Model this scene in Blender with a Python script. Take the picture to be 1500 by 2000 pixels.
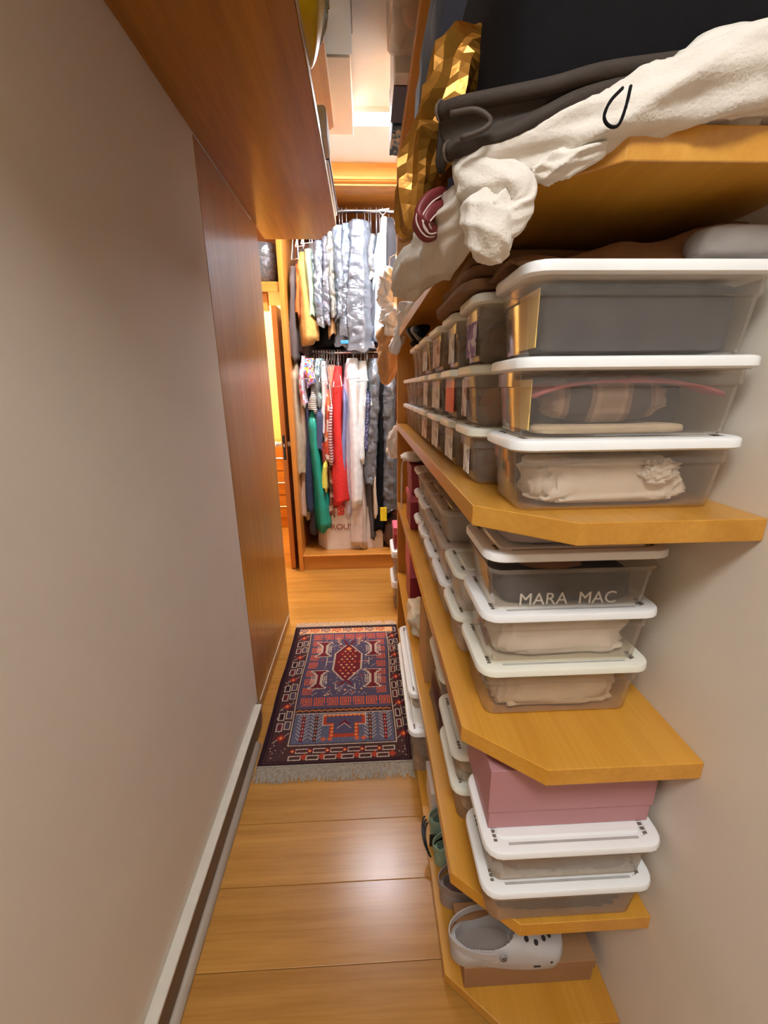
import bpy, bmesh, math, random
import numpy as np
from mathutils import Matrix, Vector, noise as mnoise

for o in list(bpy.data.objects):
    bpy.data.objects.remove(o)
S = bpy.context.scene
C = S.collection
random.seed(7)

# ------------------------------------------------------------------ camera
CAM_H = 1.5
F_PX = 818.0
YAW, PITCH, ROLL = -0.040, 0.287, -0.011


def _rot(y, p, r):
    cy, sy, cp, sp, cr, sr = math.cos(y), math.sin(y), math.cos(p), math.sin(p), math.cos(r), math.sin(r)
    rz = np.array([[cr, -sr, 0], [sr, cr, 0], [0, 0, 1]])
    rx = np.array([[1, 0, 0], [0, cp, -sp], [0, sp, cp]])
    ry = np.array([[cy, 0, sy], [0, 1, 0], [-sy, 0, cy]])
    return rz @ rx @ ry


RC = _rot(YAW, PITCH, ROLL)
RW = np.array([RC[:, 0], RC[:, 2], -RC[:, 1]])
cam_data = bpy.data.cameras.new('camera')
cam_data.sensor_fit = 'HORIZONTAL'
cam_data.sensor_width = 36.0
cam_data.lens = F_PX * 36.0 / 1500.0
cam_data.clip_start = 0.02
cam = bpy.data.objects.new('camera', cam_data)
C.objects.link(cam)
m = Matrix.Identity(4)
for i in range(3):
    m[i][0] = RW[i, 0]
    m[i][1] = -RW[i, 1]
    m[i][2] = -RW[i, 2]
m[2][3] = CAM_H
cam.matrix_world = m
S.camera = cam


def at_y(px, py, y):
    """world point seen at a photo pixel, at depth y"""
    r = RW @ np.array([px - 750.0, py - 1000.0, F_PX])
    return Vector(np.array([0, 0, CAM_H]) + r * (y / r[1]))


# ------------------------------------------------------------------ light
w = bpy.data.worlds.new('world')
S.world = w
w.use_nodes = True
w.node_tree.nodes['Background'].inputs[0].default_value = (1.0, 0.93, 0.85, 1)
w.node_tree.nodes['Background'].inputs[1].default_value = 0.15
MAIN_LAMP = 112.0       # fixture in front of the wardrobe
NEAR_LAMP = 22.0       # fixture over the entrance of the passage
SIDE_LAMP = 60.0       # lamp of the neighbouring room
vs = S.view_settings
vs.view_transform = 'Standard'
vs.look = 'None'
vs.gamma = 1.0
vs.use_curve_mapping = False
vs.exposure = 0.9
S.cycles.transparent_max_bounces = 48
S.cycles.max_bounces = 10
S.cycles.diffuse_bounces = 6
S.cycles.caustics_reflective = False
S.cycles.caustics_refractive = False


# ------------------------------------------------------------------ materials
def lin(c):
    out = []
    for v in c[:3]:
        v /= 255.0
        out.append(v / 12.92 if v <= 0.04045 else ((v + 0.055) / 1.055) ** 2.4)
    return (*out, 1.0)


MATS = {}


def new_mat(name):
    mt = bpy.data.materials.new(name)
    mt.use_nodes = True
    nt = mt.node_tree
    return mt, nt, nt.nodes, nt.links, nt.nodes['Principled BSDF']


def M(name, c, rough=0.6, var=0.12, scale=30, bump=0.0, metal=0.0, sheen=0.0, spec=0.5, stretch=(1, 1, 1), bscale=None, bdist=0.002):
    if name in MATS:
        return MATS[name]
    mt, nt, N, L, b = new_mat(name)
    tc = N.new('ShaderNodeTexCoord')
    oi = N.new('ShaderNodeObjectInfo')
    ad = N.new('ShaderNodeVectorMath'); ad.operation = 'ADD'
    L.new(tc.outputs['Object'], ad.inputs[0])
    ml = N.new('ShaderNodeVectorMath'); ml.operation = 'SCALE'; ml.inputs['Scale'].default_value = 37.0
    cx = N.new('ShaderNodeCombineXYZ')
    for k in range(3):
        L.new(oi.outputs['Random'], cx.inputs[k])
    L.new(cx.outputs[0], ml.inputs[0]); L.new(ml.outputs[0], ad.inputs[1])
    mp = N.new('ShaderNodeMapping'); mp.inputs['Scale'].default_value = stretch
    L.new(ad.outputs[0], mp.inputs[0])
    nz = N.new('ShaderNodeTexNoise'); nz.inputs['Scale'].default_value = scale; nz.inputs['Detail'].default_value = 5
    L.new(mp.outputs[0], nz.inputs['Vector'])
    rp = N.new('ShaderNodeValToRGB')
    l = lin(c)
    rp.color_ramp.elements[0].position = 0.3; rp.color_ramp.elements[1].position = 0.7
    rp.color_ramp.elements[0].color = (*[v * (1 - var) for v in l[:3]], 1)
    rp.color_ramp.elements[1].color = (*[min(1, v * (1 + var)) for v in l[:3]], 1)
    L.new(nz.outputs['Fac'], rp.inputs[0]); L.new(rp.outputs[0], b.inputs['Base Color'])
    b.inputs['Roughness'].default_value = rough
    b.inputs['Metallic'].default_value = metal
    b.inputs['Specular IOR Level'].default_value = spec
    if sheen:
        b.inputs['Sheen Weight'].default_value = sheen
    if bump:
        n2 = N.new('ShaderNodeTexNoise'); n2.inputs['Scale'].default_value = bscale or scale * 4; n2.inputs['Detail'].default_value = 4
        L.new(mp.outputs[0], n2.inputs['Vector'])
        bp = N.new('ShaderNodeBump'); bp.inputs['Strength'].default_value = bump; bp.inputs['Distance'].default_value = bdist
        L.new(n2.outputs['Fac'], bp.inputs['Height']); L.new(bp.outputs[0], b.inputs['Normal'])
    MATS[name] = mt
    return mt


def WOOD(name, c1, c2, axis='y', rough=0.35, scale=1.0, coat=0.0, bump=0.05):
    """wood with the grain running along axis"""
    if name in MATS:
        return MATS[name]
    mt, nt, N, L, b = new_mat(name)
    tc = N.new('ShaderNodeTexCoord')
    oi = N.new('ShaderNodeObjectInfo')
    cx = N.new('ShaderNodeCombineXYZ')
    for k in range(3):
        L.new(oi.outputs['Random'], cx.inputs[k])
    sc = N.new('ShaderNodeVectorMath'); sc.operation = 'SCALE'; sc.inputs['Scale'].default_value = 23.0
    L.new(cx.outputs[0], sc.inputs[0])
    ad = N.new('ShaderNodeVectorMath'); ad.operation = 'ADD'
    L.new(tc.outputs['Object'], ad.inputs[0]); L.new(sc.outputs[0], ad.inputs[1])
    mp = N.new('ShaderNodeMapping')
    s = {'x': (0.6, 14, 14), 'y': (14, 0.6, 14), 'z': (14, 14, 0.6)}[axis]
    mp.inputs['Scale'].default_value = [v * scale for v in s]
    L.new(ad.outputs[0], mp.inputs[0])
    n1 = N.new('ShaderNodeTexNoise'); n1.inputs['Scale'].default_value = 1.6; n1.inputs['Detail'].default_value = 6; n1.inputs['Distortion'].default_value = 0.6
    n2 = N.new('ShaderNodeTexNoise'); n2.inputs['Scale'].default_value = 12; n2.inputs['Detail'].default_value = 4
    L.new(mp.outputs[0], n1.inputs['Vector']); L.new(mp.outputs[0], n2.inputs['Vector'])
    mx = N.new('ShaderNodeMath'); mx.operation = 'MULTIPLY_ADD'; mx.inputs[1].default_value = 0.35
    L.new(n2.outputs['Fac'], mx.inputs[0])
    m2 = N.new('ShaderNodeMath'); m2.operation = 'MULTIPLY'; m2.inputs[1].default_value = 0.65
    L.new(n1.outputs['Fac'], m2.inputs[0]); L.new(m2.outputs[0], mx.inputs[2])
    rp = N.new('ShaderNodeValToRGB')
    rp.color_ramp.elements[0].position = 0.33; rp.color_ramp.elements[1].position = 0.68
    rp.color_ramp.elements[0].color = lin(c1); rp.color_ramp.elements[1].color = lin(c2)
    L.new(mx.outputs[0], rp.inputs[0])
    hs = N.new('ShaderNodeHueSaturation')
    mr = N.new('ShaderNodeMapRange'); mr.inputs['To Min'].default_value = 0.9; mr.inputs['To Max'].default_value = 1.1
    L.new(oi.outputs['Random'], mr.inputs['Value']); L.new(mr.outputs[0], hs.inputs['Value'])
    L.new(rp.outputs[0], hs.inputs['Color']); L.new(hs.outputs[0], b.inputs['Base Color'])
    b.inputs['Roughness'].default_value = rough
    if coat:
        b.inputs['Coat Weight'].default_value = coat; b.inputs['Coat Roughness'].default_value = 0.12
    bp = N.new('ShaderNodeBump'); bp.inputs['Strength'].default_value = bump; bp.inputs['Distance'].default_value = 0.002
    L.new(mx.outputs[0], bp.inputs['Height']); L.new(bp.outputs[0], b.inputs['Normal'])
    MATS[name] = mt
    return mt


def CLEAR(name, c=(235, 228, 220), haze=0.2, gloss=0.12, rough=0.12, gain=0.22):
    """thin clear plastic: mostly transparent, some haze, some gloss"""
    if name in MATS:
        return MATS[name]
    mt, nt, N, L, b = new_mat(name)
    out = N['Material Output']
    tr = N.new('ShaderNodeBsdfTransparent'); tr.inputs[0].default_value = lin(c)
    b.inputs['Base Color'].default_value = lin(c); b.inputs['Roughness'].default_value = rough
    tl = N.new('ShaderNodeBsdfTranslucent'); tl.inputs[0].default_value = lin(c)
    mh = N.new('ShaderNodeMixShader'); mh.inputs[0].default_value = 0.4
    L.new(b.outputs[0], mh.inputs[1]); L.new(tl.outputs[0], mh.inputs[2])
    mx = N.new('ShaderNodeMixShader')
    tc = N.new('ShaderNodeTexCoord')
    nz = N.new('ShaderNodeTexNoise'); nz.inputs['Scale'].default_value = 14
    L.new(tc.outputs['Object'], nz.inputs['Vector'])
    mr = N.new('ShaderNodeMapRange'); mr.inputs['To Min'].default_value = haze * 0.7; mr.inputs['To Max'].default_value = haze * 1.3
    L.new(nz.outputs['Fac'], mr.inputs['Value'])
    L.new(mr.outputs[0], mx.inputs[0]); L.new(tr.outputs[0], mx.inputs[1]); L.new(mh.outputs[0], mx.inputs[2])
    gl = N.new('ShaderNodeBsdfGlossy'); gl.inputs['Roughness'].default_value = rough
    gl.inputs[0].default_value = (1, 1, 1, 1)
    lw = N.new('ShaderNodeLayerWeight'); lw.inputs['Blend'].default_value = gloss
    m3 = N.new('ShaderNodeMixShader')
    gk = N.new('ShaderNodeMath'); gk.operation = 'MULTIPLY'; gk.inputs[1].default_value = gain
    L.new(lw.outputs['Fresnel'], gk.inputs[0]); L.new(gk.outputs[0], m3.inputs[0]); L.new(mx.outputs[0], m3.inputs[1]); L.new(gl.outputs[0], m3.inputs[2])
    L.new(m3.outputs[0], out.inputs['Surface'])
    MATS[name] = mt
    return mt


def FILM(name, c=(225, 232, 240), haze=0.22, rough=0.18):
    """crinkled dry-cleaner film"""
    if name in MATS:
        return MATS[name]
    mt = CLEAR(name, c, haze, 0.45, rough, 0.9)
    N, L = mt.node_tree.nodes, mt.node_tree.links
    tc = N.new('ShaderNodeTexCoord')
    mp = N.new('ShaderNodeMapping'); mp.inputs['Scale'].default_value = (14, 14, 26)
    mp.inputs['Rotation'].default_value = (0.5, 0.6, 0.2)
    L.new(tc.outputs['Object'], mp.inputs[0])
    vo = N.new('ShaderNodeTexNoise'); vo.inputs['Scale'].default_value = 1.0; vo.inputs['Detail'].default_value = 3; vo.inputs['Distortion'].default_value = 1.6
    L.new(mp.outputs[0], vo.inputs['Vector'])
    bp = N.new('ShaderNodeBump'); bp.inputs['Strength'].default_value = 0.6; bp.inputs['Distance'].default_value = 0.02
    L.new(vo.outputs['Fac'], bp.inputs['Height'])
    for n in N:
        if n.type in ('BSDF_GLOSSY', 'BSDF_PRINCIPLED'):
            L.new(bp.outputs[0], n.inputs['Normal'])
    return mt


def PATTERN(name, kind, cols, scale=60, rough=0.8):
    """printed cloth: stripes or blots"""
    if name in MATS:
        return MATS[name]
    mt, nt, N, L, b = new_mat(name)
    tc = N.new('ShaderNodeTexCoord')
    rp = N.new('ShaderNodeValToRGB'); rp.color_ramp.interpolation = 'CONSTANT'
    el = rp.color_ramp.elements
    for i, c in enumerate(cols):
        if i < 2:
            e = el[i]; e.position = i / len(cols)
        else:
            e = el.new(i / len(cols))
        e.color = lin(c)
    if kind in ('stripe', 'stripex'):
        wv = N.new('ShaderNodeTexWave'); wv.bands_direction = 'X' if kind == 'stripex' else 'Z'; wv.inputs['Scale'].default_value = scale; wv.inputs['Distortion'].default_value = 0.6
        L.new(tc.outputs['Object'], wv.inputs['Vector']); L.new(wv.outputs['Fac'], rp.inputs[0])
    elif kind == 'dots':
        vo = N.new('ShaderNodeTexVoronoi'); vo.inputs['Scale'].default_value = scale
        L.new(tc.outputs['Object'], vo.inputs['Vector']); L.new(vo.outputs['Distance'], rp.inputs[0])
        for i in range(len(cols)):
            el[i].position = [0, 0.3, 0.6][i]
    else:
        vo = N.new('ShaderNodeTexVoronoi'); vo.inputs['Scale'].default_value = scale
        L.new(tc.outputs['Object'], vo.inputs['Vector'])
        sp = N.new('ShaderNodeSeparateColor'); L.new(vo.outputs['Color'], sp.inputs[0]); L.new(sp.outputs[0], rp.inputs[0])
    L.new(rp.outputs[0], b.inputs['Base Color']); b.inputs['Roughness'].default_value = rough
    MATS[name] = mt
    return mt


def EMIT(name, c, s):
    mt, nt, N, L, b = new_mat(name)
    b.inputs['Base Color'].default_value = lin(c)
    b.inputs['Emission Color'].default_value = lin(c)
    b.inputs['Emission Strength'].default_value = s
    return mt


# ------------------------------------------------------------------ geometry
class G:
    """collects vertices and faces (world coordinates) of one mesh"""

    def __init__(self):
        self.v, self.f = [], []

    def add(self, vs_, fs_):
        n = len(self.v)
        self.v += [tuple(p) for p in vs_]
        self.f += [tuple(i + n for i in f) for f in fs_]
        return self

    def box(self, x0, x1, y0, y1, z0, z1, bev=0.0):
        if bev <= 0:
            vs_ = [(x, y, z) for z in (z0, z1) for y in (y0, y1) for x in (x0, x1)]
            return self.add(vs_, [(0, 2, 3, 1), (4, 5, 7, 6), (0, 1, 5, 4), (2, 6, 7, 3), (0, 4, 6, 2), (1, 3, 7, 5)])
        bm = bmesh.new()
        bmesh.ops.create_cube(bm, size=1.0)
        for v in bm.verts:
            v.co = ((x0 + x1) / 2 + v.co.x * (x1 - x0), (y0 + y1) / 2 + v.co.y * (y1 - y0), (z0 + z1) / 2 + v.co.z * (z1 - z0))
        bmesh.ops.bevel(bm, geom=bm.edges[:], offset=bev, segments=2, affect='EDGES', profile=0.5)
        return self.bm(bm)

    def bm(self, bm):
        bm.verts.index_update()
        self.add([v.co[:] for v in bm.verts], [[v.index for v in f.verts] for f in bm.faces])
        bm.free()
        return self

    def prism(self, poly, z0, z1, bev=0.0):
        bm = bmesh.new()
        a = [bm.verts.new((x, y, z0)) for x, y in poly]
        b = [bm.verts.new((x, y, z1)) for x, y in poly]
        n = len(poly)
        bm.faces.new(a[::-1]); bm.faces.new(b)
        for i in range(n):
            bm.faces.new((a[i], a[(i + 1) % n], b[(i + 1) % n], b[i]))
        bmesh.ops.recalc_face_normals(bm, faces=bm.faces[:])
        if bev:
            bmesh.ops.bevel(bm, geom=bm.edges[:], offset=bev, segments=2, affect='EDGES', profile=0.5)
        return self.bm(bm)

    def loft(self, rings, cap0=True, cap1=True):
        n = len(rings[0]); vs_ = [p for r in rings for p in r]; fs_ = []
        for k in range(len(rings) - 1):
            for i in range(n):
                j = (i + 1) % n
                fs_.append((k * n + i, k * n + j, (k + 1) * n + j, (k + 1) * n + i))
        if cap0:
            fs_.append(tuple(range(n))[::-1])
        if cap1:
            fs_.append(tuple((len(rings) - 1) * n + i for i in range(n)))
        return self.add(vs_, fs_)

    def tube(self, pts, rad, seg=8, closed=False):
        pts = [Vector(p) for p in pts]
        rings = []
        up = Vector((0.13, 0.31, 0.94))
        for i, p in enumerate(pts):
            a = pts[i - 1] if (i or closed) else p
            b = pts[(i + 1) % len(pts)] if (i < len(pts) - 1 or closed) else p
            t = (b - a).normalized()
            u = (up - t * up.dot(t)).normalized(); v = t.cross(u)
            r = rad[i] if isinstance(rad, (list, tuple)) else rad
            rings.append([p + (u * math.cos(2 * math.pi * k / seg) + v * math.sin(2 * math.pi * k / seg)) * r for k in range(seg)])
        if closed:
            rings.append(rings[0])
            return self.loft(rings, False, False)
        return self.loft(rings)

    def grid(self, fn, nu, nv):
        vs_ = [fn(i / nu, j / nv) for j in range(nv + 1) for i in range(nu + 1)]
        fs_ = [(j * (nu + 1) + i, j * (nu + 1) + i + 1, (j + 1) * (nu + 1) + i + 1, (j + 1) * (nu + 1) + i) for j in range(nv) for i in range(nu)]
        return self.add(vs_, fs_)


def spline(pts, n):
    """Catmull-Rom through tuples of any length"""
    P = [np.array(p, float) for p in pts]
    P = [2 * P[0] - P[1]] + P + [2 * P[-1] - P[-2]]
    out = []
    seg = len(P) - 3
    for i in range(n + 1):
        t = i / n * seg
        k = min(int(t), seg - 1); t -= k
        a, b, c, d = P[k:k + 4]
        out.append(0.5 * ((2 * b) + (-a + c) * t + (2 * a - 5 * b + 4 * c - d) * t * t + (-a + 3 * b - 3 * c + d) * t ** 3))
    return out


def rr(x0, x1, y0, y1, r, z, n=4):
    """rounded rectangle ring"""
    out = []
    for cx, cy, a0 in ((x1 - r, y1 - r, 0), (x0 + r, y1 - r, 90), (x0 + r, y0 + r, 180), (x1 - r, y0 + r, 270)):
        for k in range(n + 1):
            a = math.radians(a0 + 90 * k / n)
            out.append((cx + r * math.cos(a), cy + r * math.sin(a), z))
    return out


def wpos(o):
    p = Vector((0, 0, 0))
    while o:
        p += o.location
        o = o.parent
    return p


def link(name, g, mat, parent=None, smooth=False, fixn=True):
    me = bpy.data.meshes.new(name)
    v = np.array([tuple(p) for p in g.v], float)
    c = np.array([(v[:, 0].min() + v[:, 0].max()) / 2, (v[:, 1].min() + v[:, 1].max()) / 2, v[:, 2].min()])
    me.from_pydata([tuple(p) for p in v - c], [], g.f)
    if fixn:
        bm = bmesh.new(); bm.from_mesh(me)
        bmesh.ops.recalc_face_normals(bm, faces=bm.faces[:])
        bm.to_mesh(me); bm.free()
    if smooth:
        me.polygons.foreach_set('use_smooth', [True] * len(me.polygons))
        if smooth == 'auto':
            try:
                me.set_sharp_from_angle(angle=math.radians(38))
            except Exception:
                pass
    me.materials.append(mat)
    me.update()
    o = bpy.data.objects.new(name, me)
    C.objects.link(o)
    o.location = Vector(c) - (wpos(parent) if parent else Vector((0, 0, 0)))
    if parent:
        o.parent = parent
    return o


def tag(o, label=None, cat=None, group=None, kind=None):
    if label:
        o['label'] = label
    if cat:
        o['category'] = cat
    if group:
        o['group'] = group
    if kind:
        o['kind'] = kind
    return o


def thing(name, label, cat, loc, group=None):
    o = bpy.data.objects.new(name, None)
    o.empty_display_size = 0.05
    C.objects.link(o)
    o.location = loc
    return tag(o, label, cat, group)


def solo(name, g, mat, label, cat, group=None, smooth=False):
    return tag(link(name, g, mat, None, smooth), label, cat, group)


def struct(name, g, mat, smooth=False):
    return tag(link(name, g, mat, None, smooth), kind='structure')


def nz(p, s=1.0, o=0.0):
    return mnoise.noise(Vector((p[0] * s + o, p[1] * s + o * 1.7, p[2] * s - o)))


def text_part(name, body, size, mat, parent, loc, rot, extrude=0.0005):
    cu = bpy.data.curves.new(name, 'FONT')
    cu.body = body; cu.size = size; cu.align_x = 'CENTER'; cu.extrude = extrude
    t = bpy.data.objects.new('tmp', cu)
    C.objects.link(t)
    bpy.context.view_layer.update()
    me = bpy.data.meshes.new_from_object(t.evaluated_get(bpy.context.evaluated_depsgraph_get()))
    bpy.data.objects.remove(t)
    me.name = name
    me.materials.clear(); me.materials.append(mat)
    o = bpy.data.objects.new(name, me)
    C.objects.link(o)
    o.rotation_euler = rot
    o.location = Vector(loc) - wpos(parent)
    o.parent = parent
    return o

# ------------------------------------------------------------------ shared materials
wall_m = M('wall_paint', (222, 214, 201), 0.85, 0.02, 6, bump=0.25, bscale=400, bdist=0.0006)
ceil_m = M('ceiling_paint', (225, 220, 212), 0.9, 0.02, 5)
wood_d = WOOD('panel_wood', (150, 100, 38), (178, 126, 58), 'z', 0.32, 1.0, 0.15)
wood_dy = WOOD('overhead_wood', (156, 104, 28), (190, 134, 46), 'y', 0.34, 1.0, 0.15)
wood_s = WOOD('shelf_wood', (186, 128, 38), (208, 152, 60), 'y', 0.32, 0.8, 0.2)
wood_o = WOOD('wardrobe_wood', (196, 122, 44), (220, 148, 64), 'z', 0.32, 1.0, 0.15)
wood_x = WOOD('wardrobe_wood_across', (178, 114, 44), (206, 142, 62), 'x', 0.3, 1.0, 0.15)
wood_f = WOOD('plank_wood', (158, 108, 44), (186, 134, 62), 'x', 0.25, 1.0, 0.0, 0.05)
cream_edge = M('edge_band', (222, 205, 178), 0.5, 0.04)
white_p = M('white_plastic', (236, 238, 238), 0.35, 0.02, 10)
ivory_p = M('ivory_plastic', (228, 228, 214), 0.38, 0.03, 10)
slot_m = M('slot_shadow', (110, 98, 86), 0.7, 0.05)
clear_m = CLEAR('clear_plastic', (238, 232, 224), 0.16, 0.16, 0.1)
hazy_m = CLEAR('hazy_plastic', (232, 224, 214), 0.26, 0.16, 0.2, 0.1)
frost_m = CLEAR('frosted_plastic', (236, 230, 222), 0.5, 0.16, 0.25, 0.1)
chrome_m = M('chrome', (205, 208, 212), 0.22, 0.02, 10, metal=1.0)
wire_m = M('hanger_white', (235, 235, 235), 0.4, 0.02)
wire_b = M('hanger_wire', (150, 150, 155), 0.35, 0.05, metal=0.6)
black_m = M('black_cloth', (14, 13, 16), 0.95, 0.2, 30, bump=0.3, spec=0.2)

# ------------------------------------------------------------------ setting
floor = struct('floor', G().box(-2.1, 1.7, -2.7, 5.1, -0.06, -0.012), M('subfloor', (120, 72, 34), 0.8))
k = 0
y = 0.747 - 0.2 * 16
while y < 5.0:
    link('floor_plank', G().box(-2.0, 0.575 if y > -0.35 else 1.6, y + 0.0006, y + 0.1994, -0.012, 0.0, 0.0012), wood_f, floor)
    y += 0.2
struct('ceiling', G().box(-2.1, 1.7, -2.7, 5.1, 2.95, 3.0), ceil_m)
struct('wall_right', G().box(0.575, 0.66, -0.15, 4.1, 0, 2.95), wall_m)
wl = struct('wall_left', G().box(-0.64, -0.54, -0.15, 1.668, 0, 2.95), wall_m)
link('upper_wall', G().box(-0.64, -0.545, 1.668, 2.52, 2.34, 2.95), wall_m, wl)
struct('wall_back', G().box(-1.6, 1.6, -2.68, -2.6, 0, 2.95), wall_m)
struct('wall_entrance_left', G().box(-1.68, -1.6, -2.6, -0.15, 0, 2.95).box(-1.6, -0.641, -0.23, -0.15, 0, 2.95), wall_m)
struct('wall_entrance_right', G().box(1.6, 1.68, -2.6, -0.15, 0, 2.95).box(0.661, 1.6, -0.23, -0.15, 0, 2.95), wall_m)
struct('wall_niche', G().box(-1.18, -1.1, 2.44, 3.4, 0, 2.95).box(-1.18, -0.58, 2.44, 2.519, 0, 2.3), wall_m)
bb = struct('baseboard_left', G().prism([(-0.54, -0.15), (-0.512, -0.15), (-0.512, 1.6), (-0.522, 1.655), (-0.54, 1.655)], 0.0, 0.10, 0.004), M('baseboard_paint', (112, 92, 70), 0.55, 0.08, 20))
link('top_bead', G().box(-0.54, -0.508, -0.15, 1.625, 0.10, 0.112, 0.004), M('bead_paint', (196, 190, 176), 0.5, 0.05, 20), bb)
qr = [(-0.512, 0.0)] + [(-0.512 + 0.022 * math.cos(a), 0.022 * math.sin(a)) for a in [i * math.pi / 12 for i in range(7)]]
g = G(); g.loft([[(x, yy, z) for x, z in qr] for yy in (-0.15, 1.50)])
link('shoe_molding', g, M('molding_paint', (168, 156, 140), 0.45, 0.06, 20), bb, True)

# panelled section after the painted wall
t = thing('wood_panel', 'tall reddish-brown wooden panel covering the wall end beside the rug', 'panel', (-0.56, 2.09, 0))
link('board', G().box(-0.58, -0.54, 1.672, 2.515, 0.0, 2.298, 0.002), wood_d, t)
link('floor_strip', G().box(-0.5395, -0.536, 1.70, 2.50, 0.062, 0.072, 0.001), cream_edge, t)

# overhead shelves on the left
def overhead(name, label, z0, z1, xf, y0, y1, c):
    t = thing(name, label, 'shelf', ((-0.54 + xf) / 2, (y0 + y1) / 2, z0))
    poly = [(-0.54, y0), (xf, y0), (xf, y1 - c[1]), (xf - c[0], y1), (-0.54, y1)]
    link('board', G().prism(poly, z0, z1, 0.002), wood_dy, t)
    link('edge_band', G().box(xf + 0.0003, xf + 0.003, y0, y1 - c[1], z0 + 0.004, z1 - 0.001), cream_edge, t)
    return t
overhead('overhead_shelf', 'wide wooden shelf overhead on the left wall, seen from below', 2.302, 2.336, -0.133, 0.05, 2.69, (0.10, 0.21))
overhead('overhead_shelf', 'higher narrow wooden shelf near the ceiling under the flat boxes', 2.795, 2.825, -0.131, 0.05, 2.70, (0.045, 0.06))

# shelving on the right
su = thing('shelving_unit', 'long open honey-wood shelving along the right wall with clipped corners', 'shelves', (0.37, 1.45, 0))
def shelf(z, th, dy=0.0):
    poly = [(0.172, 2.33), (0.172, 0.655 + dy), (0.298, 0.55 + dy), (0.5745, 0.55 + dy), (0.5745, 2.33)]
    return link('shelf', G().prism(poly, z - th, z, 0.0015), wood_s, su)
ZA, ZB, ZC, Z0, ZU, ZV = 1.315, 0.87, 0.43, 0.045, 1.777, 2.525
for z, dy in ((ZA, 0), (ZB, 0.0), (ZC, 0.028), (ZU, 0), (ZV, 0)):
    shelf(z, 0.035, dy)
shelf(Z0, 0.03, 0.04)
link('plinth', G().prism([(0.18, 2.33), (0.18, 0.71), (0.30, 0.61), (0.5745, 0.61), (0.5745, 2.33)], 0.0, 0.0148), M('plinth_wood', (84, 48, 22), 0.6), su)
link('end_panel', G().box(0.172, 0.5745, 2.331, 2.362, 0.0, 2.949, 0.0015), WOOD('panel_light', (190, 124, 40), (210, 146, 58), 'z', 0.35), su)

# ------------------------------------------------------------------ wardrobe
YW = 3.36
wd = thing('wardrobe', 'built-in orange wood wardrobe with two clothes rails at the passage end', 'wardrobe', (0, 3.7, 0))
link('platform', G().box(-0.56, 0.574, YW, 4.02, 0.0, 0.138), wood_x, wd)
link('platform_nosing', G().box(-0.56, 0.574, YW - 0.012, YW - 0.0003, 0.126, 0.139, 0.002), M('nosing', (226, 160, 80), 0.4), wd)
link('upright', G().box(-0.597, -0.561, YW - 0.02, 4.02, 0.0, 2.949, 0.0015), wood_o, wd)
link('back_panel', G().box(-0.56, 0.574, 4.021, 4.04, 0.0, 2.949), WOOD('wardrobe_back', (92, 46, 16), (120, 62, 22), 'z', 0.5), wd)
link('top_panel', G().box(-0.56, 0.574, YW + 0.02, 4.02, 2.83, 2.86), wood_x, wd)
hd = link('header', G().box(-0.56, 0.574, YW - 0.012, YW + 0.0195, 2.845, 2.949, 0.002), wood_x, wd)
link('header_molding', G().box(-0.56, 0.574, YW - 0.024, YW - 0.0125, 2.850, 2.872, 0.003), wood_x, hd)
ROD_U, ROD_L, RY = at_y(700, 412, 3.62).z, at_y(700, 688, 3.62).z, 3.62
for z in (ROD_U, ROD_L):
    link('rail', G().tube([(-0.56, RY, z), (0.573, RY, z)], 0.014, 12), chrome_m, wd, True)

# niche above the doorway with a wrapped basket
nc = thing('niche_shelf', 'small wooden cubby above the doorway left of the wardrobe', 'shelf', (-0.85, 3.55, 2.17))
link('shelf', G().box(-1.099, -0.599, YW - 0.005, 3.85, 2.172, 2.238, 0.002), wood_x, nc)
link('back', G().box(-1.099, -0.599, 3.851, 3.87, 2.172, 2.949), wood_o, nc)
link('side', G().box(-1.099, -1.07, YW, 3.85, 2.239, 2.949), wood_o, nc)
bk = thing('wrapped_basket', 'dark round wicker basket wrapped in clear film in the cubby', 'basket', (-0.78, 3.56, 2.239))
rings = []
for i in range(9):
    zz = i / 8
    r = 0.11 + 0.05 * zz
    rings.append([(-0.76 + r * math.cos(a) * (1 + 0.02 * math.sin(9 * a)), 3.55 + r * math.sin(a), 2.2395 + 0.17 * zz) for a in [j * math.pi / 12 for j in range(24)]])
link('basket_body', G().loft(rings), PATTERN('wicker', 'blots', [(70, 44, 28), (100, 68, 42), (130, 92, 62), (52, 34, 24)], 70), bk, True)
link('basket_handle', G().tube([(-0.76 + 0.155 * math.cos(a), 3.55, 2.40 + 0.10 * math.sin(a)) for a in [i * math.pi / 12 for i in range(13)]], 0.008), M('cane', (96, 64, 40), 0.6), bk, True)
rings = []
for i in range(7):
    zz = i / 6
    r = 0.135 + 0.045 * math.sin(zz * 2.4)
    rings.append([(-0.76 + r * math.cos(a) * (1 + 0.05 * math.sin(7 * a + i)), 3.55 + r * math.sin(a) * (1 + 0.04 * math.sin(5 * a)), 2.2397 + 0.26 * zz) for a in [j * math.pi / 12 for j in range(24)]])
link('film_wrap', G().loft(rings, True, True), FILM('film', (225, 232, 240), 0.2), bk, True)

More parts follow.
